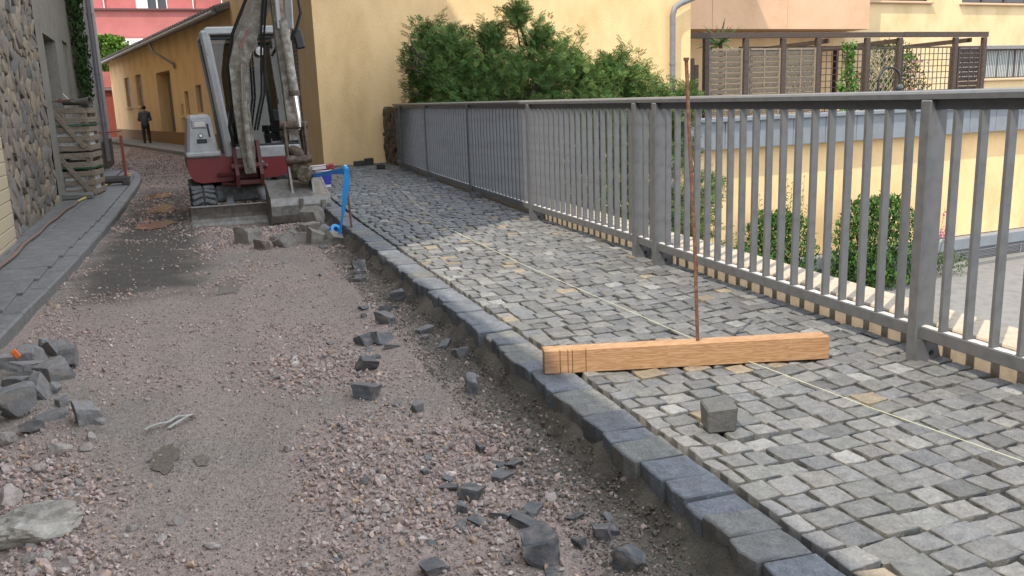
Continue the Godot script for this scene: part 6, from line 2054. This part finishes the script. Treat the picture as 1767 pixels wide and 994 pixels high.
func build_tools() -> void:
	# squared timber laid across the paving, with its steel pin
	var a := Vector3(1.44, 0.0, -3.385); var b := Vector3(2.67, 0.0, -3.0)
	var d := (b - a).normalized()
	var back := Vector3(d.z, 0, -d.x)
	if back.z > 0: back = -back
	var bt := thing("timber_beam", "squared orange-brown timber laid across the paving", "beam", a + Vector3(0, 0.006, 0))
	var m := MB.new()
	var L := a.distance_to(b)
	var B := Basis(d, Vector3.UP, -back)
	var notches := [0.07, 0.105, 0.125, 0.185]
	# the body in lengths, parted by narrow saw cuts in the front face
	var x0 := 0.0
	for i in notches.size() + 1:
		var x1: float = notches[i] - 0.0012 if i < notches.size() else L
		m.box(d * ((x0 + x1) * 0.5) + Vector3(0, 0.052, 0) + back * 0.012, Vector3(x1 - x0, 0.104, 0.024), 0.0015, B)
		if i < notches.size(): x0 = notches[i] + 0.0012
	m.box(d * L * 0.5 + Vector3(0, 0.052, 0) + back * 0.056, Vector3(L, 0.104, 0.064), 0.003, B)
	part("timber", m, M.timber, bt)
	# rusty pin
	var base := a.lerp(b, 0.545) + back * 0.05
	var pin := thing("steel_pin", "long rusty steel pin standing upright in the timber", "steel pin", base + Vector3(0, 0.1, 0))
	m = MB.new()
	var top := Vector3(-0.085, 1.235, 0.02)
	m.tube([Vector3(0, -0.06, 0), top * 0.35 + Vector3(0.004, 0, 0), top * 0.7, top], [0.008], 10)
	part("shaft", m, M.rust, pin)
	m = MB.new()
	m.lathe(top, [[0.0, -0.004], [0.012, -0.004], [0.012, 0.008], [0.0, 0.008]], 12)
	part("head", m, M.rust, pin)
	# mason's line
	var pts := []
	for q in [[2.55, -0.6], [2.42, -1.82], [2.355, -2.42], [2.32, -3.0], [2.305, -3.3], [2.30, -3.78], [2.31, -5.78], [2.38, -7.71], [2.62, -9.8], [2.92, -11.73], [3.29, -14.22]]:
		pts.append(Vector3(q[0], pave_y(q[1]) + (0.016 if q[1] > -3.05 or q[1] < -3.4 else 0.012), q[1]))
	m = MB.new()
	m.tube(pts, [0.0015, 0.0015, 0.0015, 0.0015, 0.0015, 0.0016, 0.0018, 0.002, 0.0024, 0.0026], 5)
	single("mason_line", m, mat(lin(0.5, 0.51, 0.36), 0.8), "pale yellow string stretched along the paving under the timber", "string")
	# stake with blue tape, tape roll
	var st := thing("stake", "thin iron stake by the kerb carrying blue tape", "stake", Vector3(1.6, -0.12, -8.58))
	m = MB.new()
	m.tube([Vector3(0.02, -0.1, 0), Vector3(0.0, 0.4, 0), Vector3(-0.01, 0.74, 0)], [0.011], 8)
	part("rod", m, M.rust, st)
	m = MB.new()
	m.lathe(Vector3(-0.01, 0.735, 0), [[0.0, -0.01], [0.02, -0.005], [0.02, 0.02], [0.0, 0.03]], 10)
	part("cap", m, mat(lin(0.35, 0.5, 0.6), 0.4), st)
	var blue := mat(lin(0.02, 0.27, 0.62), 0.45)
	blue.backlight_enabled = true; blue.backlight = Color(0.02, 0.2, 0.45)
	var tp := thing("barrier_tape", "bright blue tape hanging from the stake to its roll and the bucket", "tape", Vector3(1.6, 0.6, -8.58))
	m = MB.new()
	var run := [[Vector3(1.6, 0.39, -10.85), 0.02], [Vector3(1.58, 0.44, -10.2), 0.024], [Vector3(1.585, 0.52, -9.4), 0.022], [Vector3(1.59, 0.58, -8.62), 0.03]]
	for i in run.size() - 1:
		var p: Vector3 = run[i][0] - tp.position; var q: Vector3 = run[i + 1][0] - tp.position
		m.quad(p - Vector3(0, run[i][1], 0), p + Vector3(0, run[i][1], 0.004), q + Vector3(0, run[i + 1][1], 0.004), q - Vector3(0, run[i + 1][1], 0))
	part("stretched_run", m, blue, tp)
	m = MB.new()
	var fall := [[Vector3(1.6, 0.6, -8.55), 0.018], [Vector3(1.588, 0.48, -8.56), 0.032], [Vector3(1.565, 0.32, -8.58), 0.026], [Vector3(1.525, 0.1, -8.62), 0.011], [Vector3(1.495, -0.06, -8.68), 0.012]]
	for i in fall.size() - 1:
		var p: Vector3 = fall[i][0] - tp.position; var q: Vector3 = fall[i + 1][0] - tp.position
		m.quad(p - Vector3(fall[i][1], 0, 0), p + Vector3(fall[i][1], 0, 0.012), q + Vector3(fall[i + 1][1], 0, 0.012), q - Vector3(fall[i + 1][1], 0, 0))
	part("hanging_run", m, blue, tp)
	m = MB.new()
	m.lathe(Vector3(-0.01, -0.01, 0.0), [[0.018, -0.05], [0.026, -0.03], [0.03, 0.02], [0.02, 0.045]], 12)
	part("knot", m, blue, tp)
	var rl := thing("tape_roll", "blue roll of tape lying on the stones by the kerb", "tape roll", Vector3(1.47, -0.02, -8.75))
	m = MB.new()
	m.lathe(Vector3.ZERO, [[0.03, -0.035], [0.06, -0.035], [0.06, 0.035], [0.03, 0.035], [0.03, -0.035]], 24, Vector3(0.35, 0.55, 0.75).normalized())
	part("roll", m, blue, rl)
	# pail with red bag behind the bucket
	var pl := thing("plastic_pail", "white plastic pail with a blue label standing on the paving", "pail", Vector3(2.08, 0.045, -13.1))
	m = MB.new()
	m.lathe(Vector3.ZERO, [[0.0, 0.002], [0.115, 0.002], [0.135, 0.24], [0.142, 0.24], [0.142, 0.255], [0.125, 0.255], [0.105, 0.02]], 28)
	part("body", m, mat(lin(0.62, 0.62, 0.6), 0.4), pl)
	m = MB.new()
	m.lathe(Vector3.ZERO, [[0.1195, 0.04], [0.1335, 0.2]], 28)
	var lab := part("label", m, mat(lin(0.035, 0.04, 0.32), 0.4), pl)
	m = MB.new()
	m.lathe(Vector3.ZERO, [[0.1235, 0.1], [0.1265, 0.125]], 28)
	part("white_band", m, mat(lin(0.6, 0.6, 0.65), 0.4), lab)
	var rb := thing("red_crate", "red box with white paper lying on the pail", "box", Vector3(2.05, 0.30, -13.12))
	m = MB.new()
	m.box(Vector3(0.0, 0.03, 0), Vector3(0.3, 0.07, 0.2), 0.012, Basis(Vector3.BACK, 0.05))
	part("box", m, mat(lin(0.2, 0.012, 0.015), 0.5), rb)
	m = MB.new()
	m.box(Vector3(-0.02, 0.068, 0.03), Vector3(0.22, 0.006, 0.15), 0.002, Basis(Vector3.BACK, 0.05))
	m.box(Vector3(-0.02, 0.035, 0.102), Vector3(0.2, 0.045, 0.004), 0.001, Basis(Vector3.BACK, 0.05))
	part("paper", m, mat(lin(0.55, 0.52, 0.5), 0.8), rb)
	m = MB.new()
	m.lathe(Vector3(0.17, 0.0, 0.02), [[0.0, 0.0], [0.045, 0.0], [0.045, 0.07], [0.02, 0.09], [0.0, 0.09]], 14)
	part("cap", m, mat(lin(0.28, 0.015, 0.015), 0.4), rb)

func build_left_objects() -> void:
	# two stacked slatted crates, strapped
	rng.seed = 1200
	var gp := "slatted wooden crates on the left sidewalk"
	for lvl in 2:
		var y0 := -0.05 + lvl * 0.7
		var t := thing("slatted_crate", ["lower slatted grey wooden crate of the stack by the stone wall", "upper slatted grey wooden crate of the stack by the stone wall"][lvl], "crate", Vector3(-1.42, y0, -15.8), gp, -0.12)
		for q in [[-0.24, 0.2], [0.25, 0.2], [-0.24, -0.5], [0.25, -0.5]]:
			var p := MB.new()
			p.box(Vector3(q[0], 0.34, q[1]), Vector3(0.09, 0.68, 0.05), 0.006)
			part("post", p, M.oldwood, t)
		for j in 5:
			for f in 2:
				var sl := MB.new()
				sl.box(Vector3(0.0, 0.06 + j * 0.145, 0.235 - f * 0.78), Vector3(0.56, 0.085, 0.022), 0.004, Basis(Vector3.BACK, rng.randf_range(-0.015, 0.015)))
				part("slat", sl, M.oldwood, t)
				sl = MB.new()
				sl.box(Vector3(-0.29 + f * 0.59, 0.06 + j * 0.145, -0.15), Vector3(0.022, 0.085, 0.74), 0.004)
				part("slat", sl, M.oldwood, t)
		var dg := MB.new()
		dg.beam(Vector3(-0.2, 0.66, 0.262), Vector3(0.22, 0.06, 0.262), 0.022, 0.075, 0.004, Vector3.UP)
		part("brace", dg, M.oldwood, t)
		var ins := MB.new()
		ins.box(Vector3(0, 0.2, -0.15), Vector3(0.5, 0.36, 0.64), 0.04)
		part("stone_filling", ins, M.basalt, t, "dark stones inside the crate")
		var gs := MB.new()
		gs.box(Vector3(0.0, 0.44 - lvl * 0.02, -0.15), Vector3(0.64, 0.022, 0.84), 0.002)
		part("strap", gs, mat(lin(0.015, 0.09, 0.04), 0.5), t, "green strap")
	# clay pipe and bent white sheet on top
	var dp := thing("drain_pipe", "grey flared drain pipe lying on the upper crate", "pipe", Vector3(-1.2, 1.42, -15.6))
	var m := MB.new()
	m.lathe(Vector3.ZERO, [[0.045, -0.3], [0.05, -0.05], [0.06, 0.02], [0.085, 0.14], [0.075, 0.14], [0.05, 0.02]], 18, Vector3(0.9, -0.02, 0.42).normalized())
	part("pipe", m, mat(lin(0.1, 0.09, 0.075), 0.7), dp)
	var ws := thing("bent_sheet", "bent white plastic sheet lying on the crates beside the pipe", "sheet", Vector3(-1.36, 1.4, -15.5))
	m = MB.new()
	var prev := Vector3.ZERO
	for i in 8:
		var t := i / 7.0
		var p := Vector3(-0.08 + 0.18 * t, 0.14 * (1.0 - t) * (1.0 - t) + 0.02, 0)
		if i > 0: m.quad(prev - Vector3(0, 0, 0.06), prev + Vector3(0, 0, 0.06), p + Vector3(0, 0, 0.06), p - Vector3(0, 0, 0.06))
		prev = p
	part("sheet", m, mat(lin(0.55, 0.55, 0.55), 0.5), ws)
	var rdd := thing("iron_bar", "dark iron bar with red clamp sticking out over the crates", "bar", Vector3(-1.5, 1.43, -15.4))
	m = MB.new()
	m.tube([Vector3(-0.2, 0, 0), Vector3(0.22, 0.03, 0.05)], [0.012], 8)
	part("bar", m, M.rust, rdd)
	m = MB.new()
	m.box(Vector3(0.02, 0.015, 0.03), Vector3(0.05, 0.06, 0.05), 0.008)
	part("clamp", m, mat(lin(0.13, 0.03, 0.025), 0.6), rdd)
	# flat stone slab in front of the crates
	m = block_mb(0.5, 0.1, 0.3, 0.02, 0.02, Color(0.17, 0.165, 0.15))
	single("stone_slab", m, M.basalt, "flat grey stone slab lying before the crates", "slab", Vector3(-1.42, -0.055, -15.05))
	# rusty fence frame with a log
	var fr := thing("site_fence", "rusty red site fence frame with thin mesh on the sidewalk", "fence", Vector3(-0.78, -0.06, -17.5))
	m = MB.new()
	m.box(Vector3(0.0, 0.45, 0), Vector3(0.05, 0.9, 0.05), 0.006)
	part("post", m, mat(lin(0.2, 0.045, 0.025), 0.7), fr)
	m = MB.new()
	m.tube([Vector3(0.02, 0.97, 0), Vector3(-0.46, 0.96, 0.0)], [0.012], 6)
	m.tube([Vector3(0, 0.3, 0), Vector3(-0.35, 0.02, 0.0)], [0.01], 6)
	part("rail", m, mat(lin(0.15, 0.05, 0.035), 0.7), fr)
	for k in 11:
		m = MB.new()
		var x := -0.04 - k * 0.042
		m.tube([Vector3(x, 0.25, 0), Vector3(x, 0.96, 0)], [0.0022], 4)
		part("wire", m, M.rust, fr)
	for k in 9:
		m = MB.new()
		m.tube([Vector3(0, 0.28 + k * 0.08, 0), Vector3(-0.46, 0.28 + k * 0.08, 0)], [0.0022], 4)
		part("wire", m, M.rust, fr)
	var lg := thing("concrete_base", "dark concrete fence foot lying under the rusty frame", "concrete base", Vector3(-1.05, -0.06, -17.55))
	m = MB.new()
	m.box(Vector3(0, 0.11, 0), Vector3(0.66, 0.13, 0.22), 0.04)
	m.box(Vector3(0.26, 0.05, 0), Vector3(0.13, 0.1, 0.24), 0.02)
	m.box(Vector3(-0.26, 0.05, 0), Vector3(0.1, 0.1, 0.22), 0.02)
	part("foot", m, mat(lin(0.07, 0.06, 0.055), 0.9), lg)
	# hose: yellow beyond, muddy nearer
	var hs := thing("hose", "long hose on the sidewalk, yellow at the far half and muddy red nearer", "hose", Vector3(-1.3, -0.05, -14.3))
	var far := [Vector3(-0.9, 0.10, -17.7), Vector3(-0.82, -0.02, -19.2), Vector3(-0.78, -0.03, -20.6), Vector3(-0.86, -0.03, -20.3), Vector3(-1.02, -0.03, -18.67), Vector3(-1.16, -0.03, -16.6), Vector3(-1.23, -0.03, -15.6), Vector3(-1.33, -0.03, -14.3)]
	var near := [Vector3(-1.33, -0.03, -14.3), Vector3(-1.40, -0.03, -12.4), Vector3(-1.43, -0.03, -10.4), Vector3(-1.44, -0.03, -8.3), Vector3(-1.4, -0.03, -5.0)]
	for q in [[far, mat(lin(0.5, 0.4, 0.1), 0.5), "yellow_run"], [near, mat(lin(0.16, 0.1, 0.08), 0.7), "muddy_run"]]:
		var cv := Curve3D.new()
		for p in q[0]: cv.add_point(p)
		var sm := []
		for i in 41:
			sm.append(cv.sample_baked(cv.get_baked_length() * i / 40.0, true) - hs.position + Vector3(0.012 * sin(i * 0.9), 0, 0))
		m = MB.new()
		m.tube(sm, [0.017], 8)
		part(q[2], m, q[1], hs)

func _ready() -> void:
	var cam := Camera3D.new()
	cam.name = "camera"
	add_child(cam)
	cam.position = Vector3(0, 1.19, 0)
	cam.rotation_order = EULER_ORDER_YXZ
	cam.rotation_degrees = Vector3(-12.1, -21.0, -2.05)
	cam.fov = 36.67
	cam.far = 600.0
	cam.current = true
	var env := Environment.new()
	env.background_mode = Environment.BG_SKY
	var sky := Sky.new()
	var sm := ProceduralSkyMaterial.new()
	sm.sky_top_color = Color(0.83, 0.87, 0.93)
	sm.sky_horizon_color = Color(0.96, 0.96, 0.95)
	sm.sky_curve = 0.2
	sm.ground_bottom_color = Color(0.3, 0.28, 0.26)
	sm.ground_horizon_color = Color(0.6, 0.6, 0.6)
	sky.sky_material = sm
	env.sky = sky
	env.background_energy_multiplier = 1.65
	env.tonemap_mode = Environment.TONE_MAPPER_LINEAR
	env.tonemap_exposure = 1.72
	env.sdfgi_enabled = true
	env.ssao_enabled = true
	env.ssil_enabled = true
	var we := WorldEnvironment.new()
	we.name = "environment"
	we.environment = env
	add_child(we)
	var sun := DirectionalLight3D.new()
	sun.name = "sun"
	add_child(sun)
	sun.light_energy = 1.0
	sun.light_color = Color(1.0, 0.95, 0.87)
	sun.light_angular_distance = 0.5
	sun.shadow_enabled = true
	sun.look_at_from_position(Vector3(-1.0, 1.75, 0.7) * 20.0, Vector3.ZERO, Vector3.UP)
	nz.seed = 3; nz.frequency = 0.01; nz.fractal_octaves = 3
	nz2.seed = 9; nz2.frequency = 0.01; nz2.fractal_octaves = 4
	make_materials()
	build_ground()
	build_paving()
	build_left_side()
	build_right_side()
	build_far_end()
	build_railing()
	build_yard_plants()
	build_gravel()
	build_excavator()
	build_loose()
	build_tools()
	build_left_objects()
	build_person()
